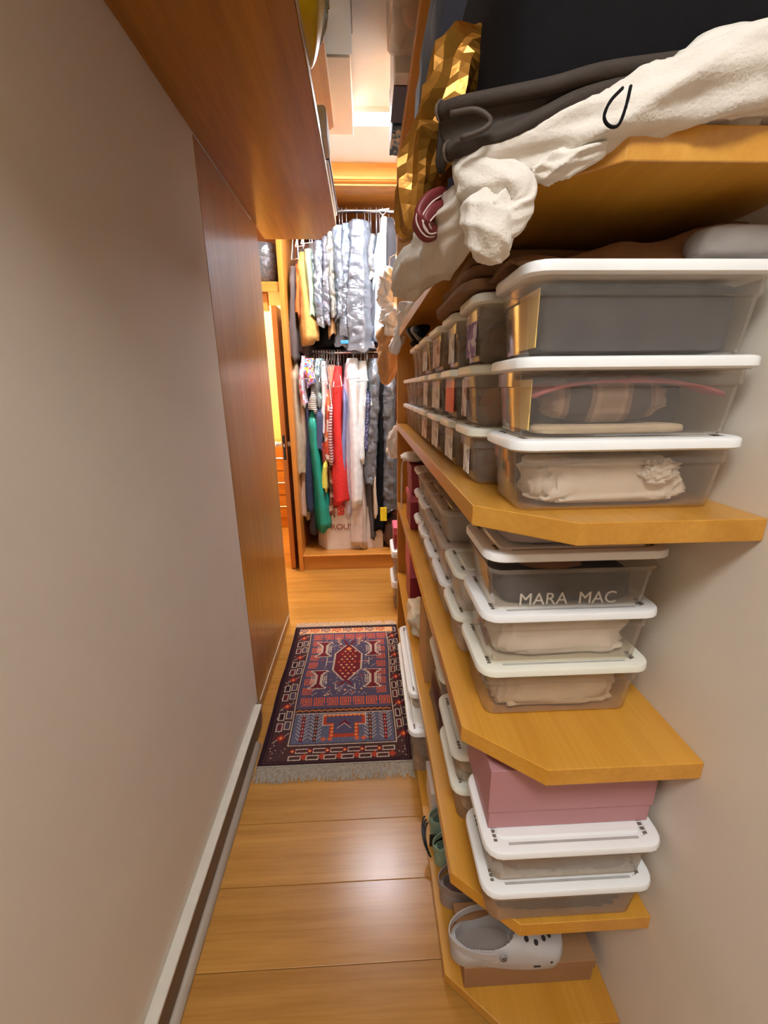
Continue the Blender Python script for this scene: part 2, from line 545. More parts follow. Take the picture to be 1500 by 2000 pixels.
# doorway to the neighbouring room
dr = tag(link('door_1', G().box(-0.676, -0.636, 3.392, 4.13, 0.006, 2.09, 0.002), WOOD('door_wood', (176, 100, 34), (204, 126, 52), 'z', 0.3), None), kind='structure')
dk = M('lock_black', (30, 28, 28), 0.4)
lp = link('lock_plate', G().box(-0.666, -0.646, 3.3895, 3.3918, 0.955, 1.15, 0.0008), dk, dr)
link('latch', G().box(-0.661, -0.651, 3.384, 3.3894, 1.06, 1.085), chrome_m, lp)
for s, x in ((1, -0.636), (-1, -0.676)):
    kn = G()
    kn.tube([(x, 3.45, 1.075), (x + s * 0.02, 3.45, 1.075), (x + s * 0.03, 3.45, 1.075), (x + s * 0.055, 3.45, 1.075), (x + s * 0.062, 3.45, 1.075)], [0.022, 0.02, 0.012, 0.026, 0.018], 14)
    link('knob', kn, white_p, dr, 'auto')
link('key', G().tube([(-0.636, 3.47, 1.02), (-0.606, 3.47, 1.02), (-0.604, 3.47, 0.985)], 0.004), chrome_m, dr)
fr = tag(link('trim_1', G().box(-1.099, -0.70, 3.40, 3.46, 2.06, 2.171), wood_o, None), kind='structure')
link('jamb', G().box(-1.099, -1.05, 3.40, 3.46, 0.0, 2.059), wood_o, fr)
lemon = M('side_wall_paint', (238, 214, 150), 0.85, 0.03)
struct('wall_side_room', G().box(-2.08, -0.6, 4.9, 4.98, 0, 2.949).box(-2.08, -2.0, 3.4, 4.9, 0, 2.949).box(-2.0, -1.1, 3.41, 3.46, 0, 2.949), lemon)
struct('wall_behind_wardrobe', G().box(-0.6, 0.66, 4.05, 4.12, 0, 2.949), wall_m)
cb = thing('cabinet', 'low wooden cabinet glimpsed through the doorway of the lit room', 'cabinet', (-0.95, 4.7, 0))
link('body', G().box(-1.2, -0.68, 4.55, 4.89, 0.001, 0.95, 0.004), wood_x, cb)
for i in range(3):
    d = link('drawer', G().box(-1.18, -0.70, 4.535, 4.5495, 0.12 + i * 0.27, 0.37 + i * 0.27, 0.004), wood_x, cb)
    link('drawer_pull', G().tube([(-0.98, 4.53, 0.25 + i * 0.27), (-0.9, 4.53, 0.25 + i * 0.27)], 0.006), chrome_m, d)
sw = thing('light_switch', 'white light switch plate on the yellow wall beyond the door', 'switch', (-0.86, 4.893, 1.15))
link('plate', G().box(-0.90, -0.82, 4.888, 4.8995, 1.12, 1.24, 0.002), white_p, sw)
link('rocker', G().box(-0.875, -0.845, 4.884, 4.8878, 1.15, 1.21, 0.002), white_p, sw)

# ------------------------------------------------------------------ lamps
def fixture(label, x0, x1, y0, y1, strength, col):
    t = thing('ceiling_light', label, 'lamp', ((x0 + x1) / 2, (y0 + y1) / 2, 2.925))
    hsg = G().box(x0 - 0.008, x1 + 0.008, y0 - 0.008, y1 + 0.008, 2.938, 2.9495)
    for a in ((x0 - 0.008, x0 - 0.0005, y0 - 0.008, y1 + 0.008), (x1 + 0.0005, x1 + 0.008, y0 - 0.008, y1 + 0.008), (x0, x1, y0 - 0.008, y0 - 0.0005), (x0, x1, y1 + 0.0005, y1 + 0.008)):
        hsg.box(*a, 2.928, 2.938)
    link('housing', hsg, white_p, t)
    link('diffuser', G().box(x0, x1, y0, y1, 2.931, 2.9375), EMIT('diffuser_light', col, strength), t)
fixture('bright rectangular light on the ceiling in front of the wardrobe', -0.42, 0.46, 2.775, 2.895, MAIN_LAMP, (250, 249, 255))
fixture('second ceiling light over the passage entrance, out behind the viewer', -0.5, 0.3, -0.95, -0.45, NEAR_LAMP, (250, 251, 251))
pl = bpy.data.lights.new('side_room_lamp', 'POINT'); pl.energy = SIDE_LAMP; pl.color = (1.0, 0.86, 0.6); pl.shadow_soft_size = 0.12
po = bpy.data.objects.new('side_room_lamp', pl); C.objects.link(po); po.location = (-1.4, 4.2, 2.5)
tag(po, 'warm lamp of the neighbouring room beyond the doorway', 'lamp')

# ------------------------------------------------------------------ rug
NX, NY, CELL, RX0, RY0 = 131, 211, 0.005, -0.483, 1.378
PAL = {'dark': (44, 26, 32), 'mar': (100, 34, 42), 'navy': (78, 70, 92), 'slate': (88, 90, 108), 'or': (198, 90, 50), 'org': (216, 134, 70),
       'bei': (176, 156, 140), 'brn': (70, 46, 44), 'tan': (206, 156, 112), 'rust': (160, 60, 40)}
KEYS = list(PAL)
A = np.zeros((NY, NX), int)
def fill(u0, u1, v0, v1, c):
    A[max(0, int(v0)):max(0, int(v1)), max(0, int(u0)):max(0, int(u1))] = KEYS.index(c)
def frame(u0, u1, v0, v1, c, w=1):
    fill(u0, u1, v0, v0 + w, c); fill(u0, u1, v1 - w, v1, c); fill(u0, u0 + w, v0, v1, c); fill(u1 - w, u1, v0, v1, c)
def line(u0, v0, u1, v1, c, w=1):
    n = int(max(abs(u1 - u0), abs(v1 - v0)) * 2) + 1
    for i in range(n + 1):
        u = u0 + (u1 - u0) * i / n; v = v0 + (v1 - v0) * i / n
        fill(round(u), round(u) + w, round(v), round(v) + w, c)
def diamond(u, v, r, c):
    for dv in range(-r, r + 1):
        fill(u - (r - abs(dv)), u + (r - abs(dv)) + 1, v + dv, v + dv + 1, c)
def poly_rows(rows, c):
    for v, u0, u1 in rows:
        fill(u0, u1, v, v + 1, c)
def key(u, v, s, c='or', flip=1):
    """square spiral"""
    frame(u, u + s, v, v + s, c)
    frame(u + 2, u + s - 2, v + 2, v + s - 2, c)
    if s >= 9:
        fill(u + 4, u + s - 4, v + 4, v + s - 4, c)
    a = u + s - 1 if flip > 0 else u
    fill(a, a + 1, v + 1, v + 3, 'navy')
fill(0, NX, 0, NY, 'dark')
fill(4, NX - 4, 3, NY - 3, 'brn')
LI, RI, BI, TI = 23, NX - 16, 22, NY - 17
# side borders
for v in range(24, NY - 16, 13):
    kind = (v // 13) % 3
    for cu, wd_ in ((13, 6), (NX - 8, 5)):
        if kind == 1:
            diamond(cu, v + 5, 5, 'mar'); diamond(cu, v + 5, 3, 'rust'); diamond(cu, v + 5, 1, 'org')
            line(cu - 6, v, cu - 3, v + 3, 'bei'); line(cu + 6, v + 10, cu + 3, v + 7, 'bei')
        else:
            frame(cu - wd_, cu, v, v + 10, 'bei'); frame(cu + 1, cu + wd_ + 1, v + 2, v + 12, 'bei')
            fill(cu - wd_ + 2, cu - 1, v + 2, v + 8, 'mar' if kind else 'dark'); fill(cu + 3, cu + wd_ - 1, v + 4, v + 10, 'navy')
# near border
for u in range(24, NX - 18, 15):
    frame(u, u + 11, 5, 10, 'bei'); frame(u + 5, u + 16, 12, 17, 'bei')
    diamond(u + 13, 8, 3, 'rust'); diamond(u + 2, 14, 3, 'mar'); diamond(u + 2, 14, 1, 'org')
# far border
fill(6, NX - 6, TI + 2, NY - 4, 'tan')
for u in range(12, NX - 8, 14):
    cc = 'rust' if (u // 14) % 2 else 'navy'
    diamond(u, TI + 8, 5, cc); diamond(u, TI + 8, 3, 'tan'); diamond(u, TI + 8, 1, cc)
    line(u - 6, TI + 5, u - 6, TI + 11, cc)
# field
fill(LI, RI, BI, TI, 'navy')
frame(LI - 2, RI + 2, BI - 2, TI + 2, 'bei')
frame(5, NX - 5, 4, NY - 4, 'dark')
fill(LI, RI, BI, 60, 'slate')
for v in range(BI, 60):
    for u in range(LI, RI):
        if (u * 7 + v * 13) % 11 == 0:
            A[v, u] = KEYS.index('navy')
# zigzag band
fill(LI, RI, 58, 64, 'brn')
for u in range(LI, RI - 6, 6):
    line(u, 60, u + 3, 62, 'org'); line(u + 3, 62, u + 6, 60, 'org')
fill(LI, RI, 57, 58, 'bei')
# feather columns
for cu in (LI + 8, LI + 20, RI - 22, RI - 8):
    fill(cu - 1, cu + 2, BI + 2, 56, 'mar' if cu in (LI + 8, RI - 8) else 'brn')
    for v in range(BI + 4, 55, 4):
        line(cu - 5, v + 3, cu - 2, v, 'bei'); line(cu + 5, v + 3, cu + 2, v, 'bei')
        fill(cu, cu + 1, v, v + 2, 'or' if v % 8 == 2 else 'bei')
# T medallion
cu = (LI + RI) // 2
fill(cu - 20, cu + 21, 42, 56, 'rust'); fill(cu - 13, cu + 14, 28, 44, 'rust')
frame(cu - 20, cu + 21, 42, 56, 'bei')
fill(cu - 16, cu + 17, 45, 53, 'navy'); fill(cu - 9, cu + 10, 32, 50, 'navy')
for u in range(cu - 18, cu + 19, 4):
    diamond(u, 54, 1, 'org')
for v in range(30, 44, 4):
    diamond(cu - 11, v, 1, 'org'); diamond(cu + 11, v, 1, 'org')
line(cu - 6, 38, cu, 44, 'bei'); line(cu + 6, 38, cu, 44, 'bei'); line(cu - 4, 42, cu, 46, 'mar', 2); line(cu + 4, 42, cu, 46, 'mar', 2)
for du in (-18, -12, 12, 18):
    diamond(cu + du, 26, 2, 'or')
# key border of the upper field
for u in list(range(LI + 3, RI - 10, 13)):
    key(u, 68, 11, 'or', 1 if u % 2 else -1)
    key(u, TI - 13, 11, 'or', -1 if u % 2 else 1)
for v in range(84, TI - 24, 14):
    key(LI + 3, v, 10, 'or'); key(RI - 13, v, 10, 'or', -1)
# hexagon
for v in range(104, 168):
    if v < 122:
        h = 2 + (v - 104) * 13 / 18
    elif v < 150:
        h = 15
    else:
        h = 2 + (168 - v) * 13 / 18
    fill(cu - h - 1, cu + h + 2, v, v + 1, 'bei'); fill(cu - h + 1, cu + h, v, v + 1, 'mar')
for v in range(110, 162, 5):
    for u in range(cu - 12, cu + 13, 6):
        if abs(u - cu) < 13 - abs(v - 136) * 0.33:
            diamond(u + (v // 5) % 2 * 3 - 1, v, 1, 'tan' if (u + v) % 3 else 'or')
diamond(cu, 160, 3, 'org')
for s in (-1, 1):
    line(cu + s * 2, 96, cu + s * 10, 90, 'bei'); line(cu + s * 10, 90, cu + s * 10, 98, 'bei'); line(cu, 104, cu + s * 6, 97, 'mar', 2)
    line(cu + s * 16, 136, cu + s * 24, 136, 'bei'); line(cu + s * 24, 130, cu + s * 24, 142, 'bei')
    line(cu + s * 2, 168, cu + s * 6, 176, 'mar', 2)
    for dv in (92, 146):
        c0 = cu + s * 29
        for a in range(30):
            e_ = abs(a - 14.5)
            wd_ = 8 - (e_ - 9) * 0.2 if e_ > 12 else (2 + max(0, e_ - 7) * 0.8)
            fill(c0 - wd_ - 2, c0 + wd_ + 3, dv + a, dv + a + 1, 'bei')
        for a in range(1, 29):
            e_ = abs(a - 14.5)
            wd_ = 7 - (e_ - 9) * 0.2 if e_ > 12 else (1 + max(0, e_ - 7) * 0.8)
            fill(c0 - wd_, c0 + wd_ + 1, dv + a, dv + a + 1, 'mar')
        for q in (-8, -6, 6, 8):
            fill(c0 + q, c0 + q + 1, dv + 8, dv + 21, 'bei')
        fill(c0 - 8, c0 - 3, dv + 14, dv + 15, 'bei'); fill(c0 + 4, c0 + 9, dv + 14, dv + 15, 'bei')
    for v in range(172, 182, 4):
        line(cu + s * 10, v, cu + s * 15, v + 4, 'tan')
for q in range(420):
    u, v = random.randrange(LI + 15, RI - 15), random.randrange(82, TI - 14)
    if KEYS[A[v, u]] == 'navy' and KEYS[A[v, u - 2]] == 'navy' and KEYS[A[v, u + 2]] == 'navy':
        if q % 9 == 0:
            line(u - 2, v - 2, u + 2, v + 2, 'bei')
        elif q % 9 == 1:
            diamond(u, v, 1, 'tan' if q % 2 else 'rust')
        else:
            A[v, u] = KEYS.index('bei' if q % 3 else 'brn')
for q in range(500):
    u, v = random.choice([random.randrange(5, LI - 3), random.randrange(RI + 3, NX - 5)]), random.randrange(5, NY - 18)
    if KEYS[A[v, u]] == 'brn':
        A[v, u] = KEYS.index(random.choice(['mar', 'navy', 'dark', 'bei']))
rug = thing('rug', 'oriental patterned runner in navy, maroon and orange on the plank floor', 'rug', (RX0 + NX * CELL / 2, RY0 + NY * CELL / 2, 0))
rnd = np.random.RandomState(3)
gv = G()
hz = 0.007 + 0.0012 * rnd.rand(NY + 1, NX + 1)
vs_ = [(RX0 + i * CELL + 0.004 * math.sin(j * 0.05), RY0 + j * CELL, hz[j, i]) for j in range(NY + 1) for i in range(NX + 1)]
fs_ = [(j * (NX + 1) + i, j * (NX + 1) + i + 1, (j + 1) * (NX + 1) + i + 1, (j + 1) * (NX + 1) + i) for j in range(NY) for i in range(NX)]
gv.add(vs_, fs_)
mt, nt, N, L, b = new_mat('rug_pile')
at = N.new('ShaderNodeAttribute'); at.attribute_name = 'weave'
tcn = N.new('ShaderNodeTexCoord'); nzn = N.new('ShaderNodeTexNoise'); nzn.inputs['Scale'].default_value = 260
L.new(tcn.outputs['Object'], nzn.inputs['Vector'])
hsn = N.new('ShaderNodeHueSaturation'); mrn = N.new('ShaderNodeMapRange'); mrn.inputs['To Min'].default_value = 0.6; mrn.inputs['To Max'].default_value = 1.4
L.new(nzn.outputs['Fac'], mrn.inputs['Value']); L.new(mrn.outputs[0], hsn.inputs['Value']); L.new(at.outputs['Color'], hsn.inputs['Color'])
L.new(hsn.outputs[0], b.inputs['Base Color']); b.inputs['Roughness'].default_value = 0.95; b.inputs['Specular IOR Level'].default_value = 0.1
pile = link('pile', gv, mt, rug, False, False)
ca = pile.data.color_attributes.new('weave', 'FLOAT_COLOR', 'CORNER')
pal = np.array([lin(PAL[k_]) for k_ in KEYS])
flat = A.reshape(-1)
jit = 1 + 0.12 * (rnd.rand(len(flat)) - 0.5)
cols = pal[flat] * jit[:, None]; cols[:, 3] = 1
ca.data.foreach_set('color', np.repeat(cols, 4, axis=0).reshape(-1).astype(np.float32))
x1r, y1r = RX0 + NX * CELL, RY0 + NY * CELL
link('backing', G().box(RX0, x1r, RY0, y1r, 0.0005, 0.0062), M('rug_back', (50, 30, 34), 0.9), rug)
def fringe(y0, sgn, ln, col):
    g = G()
    for i in range(520):
        x = RX0 + 0.005 + (x1r - RX0 - 0.012) * random.random()
        l = ln * random.uniform(0.6, 1.15); dx = random.uniform(-0.02, 0.02); z = random.uniform(0.003, 0.009)
        w_ = 0.0022
        p = [(x, y0, 0.006), (x + dx * 0.3, y0 + sgn * l * 0.5, z + 0.003), (x + dx, y0 + sgn * l, z * 0.5)]
        g.add([(a - w_, b_, c_) for a, b_, c_ in p] + [(a + w_, b_, c_ + 0.001) for a, b_, c_ in p], [(0, 1, 4, 3), (1, 2, 5, 4)])
    return tag(link('fringe', g, M('fringe_' + str(sgn), col, 0.95, 0.25, 80), rug, False, False), kind='stuff')
fringe(RY0 + 0.004, -1, 0.07, (150, 138, 122))
fringe(y1r - 0.004, 1, 0.06, (190, 160, 130))
link('binding', G().tube([(RX0, RY0, 0.008), (x1r, RY0, 0.008)], 0.004), M('binding_grey', (150, 140, 126), 0.95, 0.2, 90), rug)
link('binding', G().tube([(RX0, y1r, 0.008), (x1r, y1r, 0.008)], 0.004), M('binding_grey', (150, 140, 126), 0.95, 0.2, 90), rug)

# ------------------------------------------------------------------ clear boxes
def clear_box(x0, x1, y0, y1, z0, z1, label, group, lid=None, tub_m=None, lift=0.0, step=0.72, simple=False, lh=0.018, name='shoe_box', slots=False):
    lid = lid or white_p
    tub_m = tub_m or clear_m
    t = thing(name, label, 'storage box', ((x0 + x1) / 2, (y0 + y1) / 2, z0), group)
    zt = z1 - lh * 0.75
    r = min(0.022, (y1 - y0) * 0.2)
    tp = 0.009
    h = zt - z0
    n = 2 if simple else 4
    g = G()
    rings = [rr(x0 + tp + 0.006, x1 - tp - 0.006, y0 + tp + 0.006, y1 - tp - 0.006, r * 0.6, z0 + 0.0006, n),
             rr(x0 + tp, x1 - tp, y0 + tp, y1 - tp, r, z0 + 0.006, n),
             rr(x0 + tp * 0.4, x1 - tp * 0.4, y0 + tp * 0.4, y1 - tp * 0.4, r, z0 + h * step, n),
             rr(x0 + tp * 0.05, x1 - tp * 0.05, y0 + tp * 0.05, y1 - tp * 0.05, r, z0 + h * (step + 0.015), n),
             rr(x0, x1, y0, y1, r, zt - lift, n)]
    if not simple:
        rings += [rr(x0 - 0.005, x1 + 0.005, y0 - 0.005, y1 + 0.005, r + 0.005, zt - lift, n), rr(x0 - 0.005, x1 + 0.005, y0 - 0.005, y1 + 0.005, r + 0.005, zt - lift - 0.006, n)]
    g.loft(rings, True, False)
    link('tub', g, tub_m, t, 'auto')
    o = 0.012
    zb = z1 - lh
    R2 = r + 0.01
    def ring(i, z):
        return rr(x0 - o + i, x1 + o - i, y0 - o + i, y1 + o - i, max(0.004, R2 - i * 0.6), z, n)
    if simple:
        rings = [ring(0.006, zb), ring(0, zb + 0.002), ring(0, z1 - 0.004), ring(0.004, z1 - 0.001), ring(0.016, z1 - 0.001), ring(0.019, z1 - 0.004)]
    else:
        rings = [ring(0.004, zb), ring(0, zb + 0.003), ring(0, z1 - 0.005), ring(0.0015, z1 - 0.002), ring(0.005, z1 - 0.0005), ring(0.02, z1 - 0.0005), ring(0.023, z1 - 0.005), ring(0.03, z1 - 0.005), ring(0.033, z1 - 0.001)]
    ld = link('lid', G().loft(rings), lid, t, 'auto')
    g = G()
    for ex in (x0 + 0.012, x1 - 0.016):
        for ey in ((y0 + 0.012, y1 - 0.034) if not simple else (y0 + 0.014, y1 - 0.024)):
            for q in range(3 if not simple else 1):
                bb_ = (ex - 0.004, ex + 0.003, ey + q * 0.009, ey + q * 0.009 + 0.005, z1 - 0.002, z1 - 0.0001)
                if slots:
                    link('vent_slot', G().box(*bb_), slot_m, ld)
                else:
                    g.box(*bb_)
    if slots:
        gx = x0 + 0.035
        link('groove', G().box(gx, x1 - 0.035, y0 + 0.004, y0 + 0.009, z1 - 0.003, z1 - 0.0002), M('groove_shade', (176, 174, 170), 0.6), ld)
    else:
        tag(link('vent_slots', g, slot_m, ld), kind='stuff')
    return t

def lump(name, x0, x1, y0, y1, z0, z1, mat, label, cat, group=None, seed=0.0, rough=0.16, e=0.45, res=28, sag=0.0, crease=0.0):
    """soft bundle filling a box-like space"""
    g = G(); cx, cy, cz = (x0 + x1) / 2, (y0 + y1) / 2, (z0 + z1) / 2
    hx, hy, hz_ = (x1 - x0) / 2, (y1 - y0) / 2, (z1 - z0) / 2
    sg = lambda v, p: math.copysign(abs(v) ** p, v)
    rings = []
    for j in range(1, res // 2):
        ph = -math.pi / 2 + math.pi * j / (res // 2)
        ring = []
        for i in range(res):
            th = 2 * math.pi * i / res
            d = (sg(math.cos(ph), e) * sg(math.cos(th), e), sg(math.cos(ph), e) * sg(math.sin(th), e), sg(math.sin(ph), e))
            k_ = 1 - rough * (0.5 + 0.5 * nz(d, 2.2, seed)) - rough * 0.5 * abs(nz(d, 5.0, seed + 3)) - crease * (1 - min(1.0, 5 * abs(nz(d, 2.6, seed + 11)))) - crease * 0.6 * (1 - min(1.0, 5 * abs(nz(d, 5.2, seed + 17))))
            zz = d[2] * (k_ if d[2] > 0 else 1)
            ring.append((cx + hx * d[0] * k_, cy + hy * d[1] * k_, cz + hz_ * zz - sag * hz_ * abs(d[0]) * (d[2] > 0)))
        rings.append(ring)
    g.loft(rings)
    return solo(name, g, mat, label, cat, group, True)

ORD = ['nearest', 'second', 'third', 'fourth', 'fifth', 'sixth', 'seventh', 'eighth', 'ninth', 'tenth']
LAY = ['bottom', 'middle', 'top']
cloth = {
    'white': M('white_cotton', (226, 220, 212), 0.9, 0.06, 20, bump=0.4, sheen=0.1),
    'beige': M('beige_cotton', (200, 184, 160), 0.9, 0.06, 20, bump=0.4),
    'dark': M('charcoal_knit', (58, 56, 62), 0.9, 0.15, 20, bump=0.4),
    'brown': M('brown_suede', (118, 84, 62), 0.85, 0.15, 20, bump=0.4),
    'tan': M('tan_suede', (168, 126, 88), 0.85, 0.12, 20, bump=0.4),
    'black': black_m,
    'pink': M('dusty_pink', (176, 96, 104), 0.85, 0.1, 20, bump=0.3),
    'grey': M('grey_knit', (140, 134, 130), 0.9, 0.1, 20, bump=0.4),
    'lav': M('mauve_grey_cloth', (172, 158, 156), 0.9, 0.06, 20, bump=0.3),
    'orange': M('apricot_cloth', (214, 140, 84), 0.85, 0.1, 20),
    'red': M('brick_cloth', (158, 52, 46), 0.85, 0.1, 20),
}
card_w = PATTERN('printed_card', 'blots', [(226, 220, 212), (236, 232, 226), (190, 180, 176), (230, 224, 218)], 40)
card_p = PATTERN('pinkish_card', 'blots', [(216, 190, 180), (232, 214, 206), (180, 140, 128), (226, 206, 198)], 34)
card_r = M('red_card', (226, 70, 52), 0.5, 0.06, 40)
card_g = M('green_tag', (112, 140, 92), 0.6, 0.1)
card_y = M('yellow_kraft', (222, 192, 112), 0.5, 0.06, 12)
card_l = PATTERN('lilac_logo_card', 'blots', [(206, 190, 204), (150, 120, 160), (214, 204, 212), (130, 104, 142)], 60)

# --- eye-level shelf: three layers
ys = [(0.60, 0.742), (0.79, 0.925), (0.98, 1.125), (1.178, 1.352), (1.408, 1.60), (1.646, 1.758), (1.782, 1.90), (1.924, 2.05), (2.074, 2.20)]
za = [ZA + 0.001, 1.427, 1.540, 1.657]
fills = {
    (0, 0): 'white', (1, 0): None, (2, 0): 'dark', (0, 1): 'brown', (1, 1): 'tan', (2, 1): 'brown', (0, 2): 'tan', (1, 2): 'brown', (2, 2): 'dark',
    (0, 3): 'beige', (1, 3): 'black', (2, 3): 'tan', (0, 4): 'brown', (1, 4): 'grey', (2, 4): 'beige'}
cards = {(0, 1): (card_w, 0.35, 0.75), (0, 2): (card_w, 0.2, 0.95), (0, 3): (card_w, 0.15, 0.9), (1, 3): (card_w, 0.1, 0.95), (0, 4): (card_p, 0.2, 0.9),
         (1, 1): (card_p, 0.0, 0.35), (1, 2): (card_r, 0.1, 0.95), (1, 4): (card_w, 0.4, 0.95), (2, 1): (card_l, 0.2, 0.85), (2, 2): (card_w, 0.3, 0.8), (2, 3): (card_p, 0.1, 0.9), (2, 4): (card_w, 0.2, 0.8)}
for lay in range(3):
    for s, (a, b_) in enumerate(ys):
        near = s == 0
        xf = 0.222 if near else 0.204
        if lay == 2 and s > 6:
            continue
        lab = f'clear lidded shoe box, {LAY[lay]} layer, {ORD[s]} stack on the eye-level shelf'
        lm = white_p if near or s > 4 else ivory_p
        t = clear_box(xf, 0.55, a, b_, za[lay] + 0.0008, za[lay + 1], lab, 'shoe boxes on the eye-level shelf', lm, clear_m if near else hazy_m, simple=s > 4, slots=near)
        if (lay, s) in cards:
            cm, f0, f1 = cards[(lay, s)]
            z0, z1 = za[lay], za[lay + 1]
            yy0, yy1 = a + 0.012 + (b_ - a - 0.024) * (1 - f1), a + 0.012 + (b_ - a - 0.024) * (1 - f0)
            link('front_card', G().box(xf + 0.0005, xf + 0.0018, yy0, yy1, z0 + 0.016, z1 - 0.024), cm, t)
        if near and lay > 0:
            link('kraft_sheet', G().box(xf + 0.014, xf + 0.0155, a + 0.012, a + 0.085, za[lay] + 0.012, za[lay + 1] - 0.03), card_y, t)
        f_ = fills.get((lay, s))
        if f_:
            top = za[lay + 1] - (0.022 if lay == 2 and near else 0.032)
            lump('cloth_bundle', xf + 0.018, 0.525, a + 0.016, b_ - 0.014, za[lay] + 0.003, top, cloth[f_] if (lay, s) != (2, 0) else M('slate_dark_cloth', (50, 48, 56), 0.9, 0.1, 14, bump=0.3),
                 f'{ {"dark": "charcoal"}.get(f_, f_)} bundle inside the {LAY[lay]} clear box, {ORD[s]} stack, eye-level shelf', 'bundle', 'bundles in the eye-level boxes', seed=s * 3.1 + lay, rough=0.2 if (lay, s) != (2, 0) else 0.05, e=0.35 if (lay, s) != (2, 0) else 0.15, res=64 if near else 28, crease=0.09 if (lay, s) == (0, 0) else (0.02 if near else 0.0))
# tag hanging in the bottom second box
# middle near box: striped scarf under a pink cloth
lump('striped_scarf', 0.25, 0.47, 0.614, 0.69, 1.446, 1.518, PATTERN('scarf_check', 'stripex', [(140, 116, 98), (150, 124, 104), (120, 96, 80), (58, 46, 48)], 3.4), 'brown striped scarf bulging in the middle near box, eye-level shelf', 'scarf', seed=4.0, rough=0.2, e=0.75, res=56, crease=0.05)
lump('folded_cloth', 0.24, 0.50, 0.616, 0.69, 1.430, 1.4455, cloth['beige'], 'flat beige cloth lying under the striped scarf', 'cloth', seed=5.0, e=0.4)
lump('dark_cloth', 0.24, 0.53, 0.692, 0.728, 1.430, 1.515, cloth['dark'], 'charcoal cloth at the back of the middle near box, eye-level shelf', 'cloth', seed=5.6, e=0.25)
g = G()
def scarf_top(u, v):
    x = 0.24 + 0.285 * u
    return (x, 0.612 + 0.075 * v, 1.497 + 0.0225 * math.sin(math.pi * u) ** 0.8 - 0.010 * (1 - v) + 0.002 * math.sin(9 * u + 4 * v))
g.grid(scarf_top, 24, 8)
o = solo('pink_cloth', g, cloth['pink'], 'dusty pink cloth spread over the striped scarf', 'cloth', None, True)
sm = o.modifiers.new('thick', 'SOLIDIFY'); sm.thickness = 0.004
lump('bundle_knot', 0.405, 0.50, 0.609, 0.640, 1.350, 1.398, cloth['white'], 'gathered knot of the white bundle, bottom near box, eye-level shelf', 'knot', seed=9.4, rough=0.5, e=0.9, res=56, crease=0.22)

# --- knee-height shelf
def pile_box(key_, x0, x1, a, b_, z0, z1, lab, grp, fillc=None, **kw):
    t = clear_box(x0, x1, a, b_, z0 + 0.0008, z1, lab, grp, **kw)
    if fillc:
        lump('cloth_bundle', x0 + 0.013, x1 - 0.012, a + 0.012, b_ - 0.012, z0 + 0.002, z1 - 0.02, cloth[fillc], f'{fillc} bundle inside the {key_}', 'bundle', grp.replace('boxes', 'bundles'), seed=z0 * 9 + a * 7, rough=0.14, e=0.3, res=64 if kw.get('slots') else 28, crease=0.09 if kw.get('slots') else 0.0)
    return t
GB = 'boxes on the waist-height shelf'
zb = [ZB + 0.001, 0.992, 1.108, 1.226]
for lay in range(3):
    pile_box(f'{LAY[lay]} nearest box, waist-height shelf', 0.215, 0.525, 0.668, 0.832, zb[lay], zb[lay + 1], f'clear box with white lid, {LAY[lay]} of the nearest stack, waist-height shelf', GB,
             {0: 'beige', 1: 'white', 2: None}[lay], lift=0.022 if lay == 2 else 0.0, lid=white_p if lay else ivory_p, slots=True)
bag = lump('dark_bag', 0.236, 0.50, 0.684, 0.815, zb[2] + 0.003, zb[3] - 0.05, cloth['dark'], 'black printed cloth bag inside the top nearest box, waist-height shelf', 'bag', seed=2.2, rough=0.08, e=0.3)
text_part('bag_lettering', 'MARA  MAC', 0.034, M('print_white', (228, 226, 222), 0.6, 0.02), bag, (0.365, 0.681, zb[2] + 0.006), (math.pi / 2, 0, 0))
lump('brown_pouch', 0.28, 0.42, 0.70, 0.80, zb[3] - 0.072, zb[3] - 0.034, cloth['brown'], 'rounded brown pouch on the black printed bag', 'pouch', seed=1.2, e=0.8)
lump('folded_cloth', 0.24, 0.50, 0.68, 0.90, 1.2275, 1.276, cloth['lav'], 'folded mauve-grey cloth squeezed between box lid and eye-level shelf', 'cloth', seed=8.0, rough=0.1, e=0.25)
sb = [(0.872, 1.018), (1.05, 1.225), (1.255, 1.41), (1.44, 1.575), (1.605, 1.725)]
for s, (a, b_) in enumerate(sb):
    zs = [ZB + 0.001, 0.985, 1.095, 1.19]
    for lay in range(3 if s else 2):
        clearlid = (lay == 1 and s in (1, 2)) or (lay == 2 and s < 4)
        pile_box(f'{LAY[lay]} box, {ORD[s + 1]} stack, waist-height shelf', 0.208, 0.50, a, b_, zs[lay], zs[lay + 1],
                 f'{"all-clear" if clearlid else "white-lidded"} box, {LAY[lay]} layer, {ORD[s + 1]} stack on the waist-height shelf', GB,
                 ['tan', 'white', 'beige', 'grey', 'orange', 'brown', 'white'][(s * 3 + lay) % 7] if lay < 2 else ('grey' if s % 2 else 'beige'), lid=frost_m if clearlid else (ivory_p if s == 0 else white_p), tub_m=frost_m, simple=s > 2)

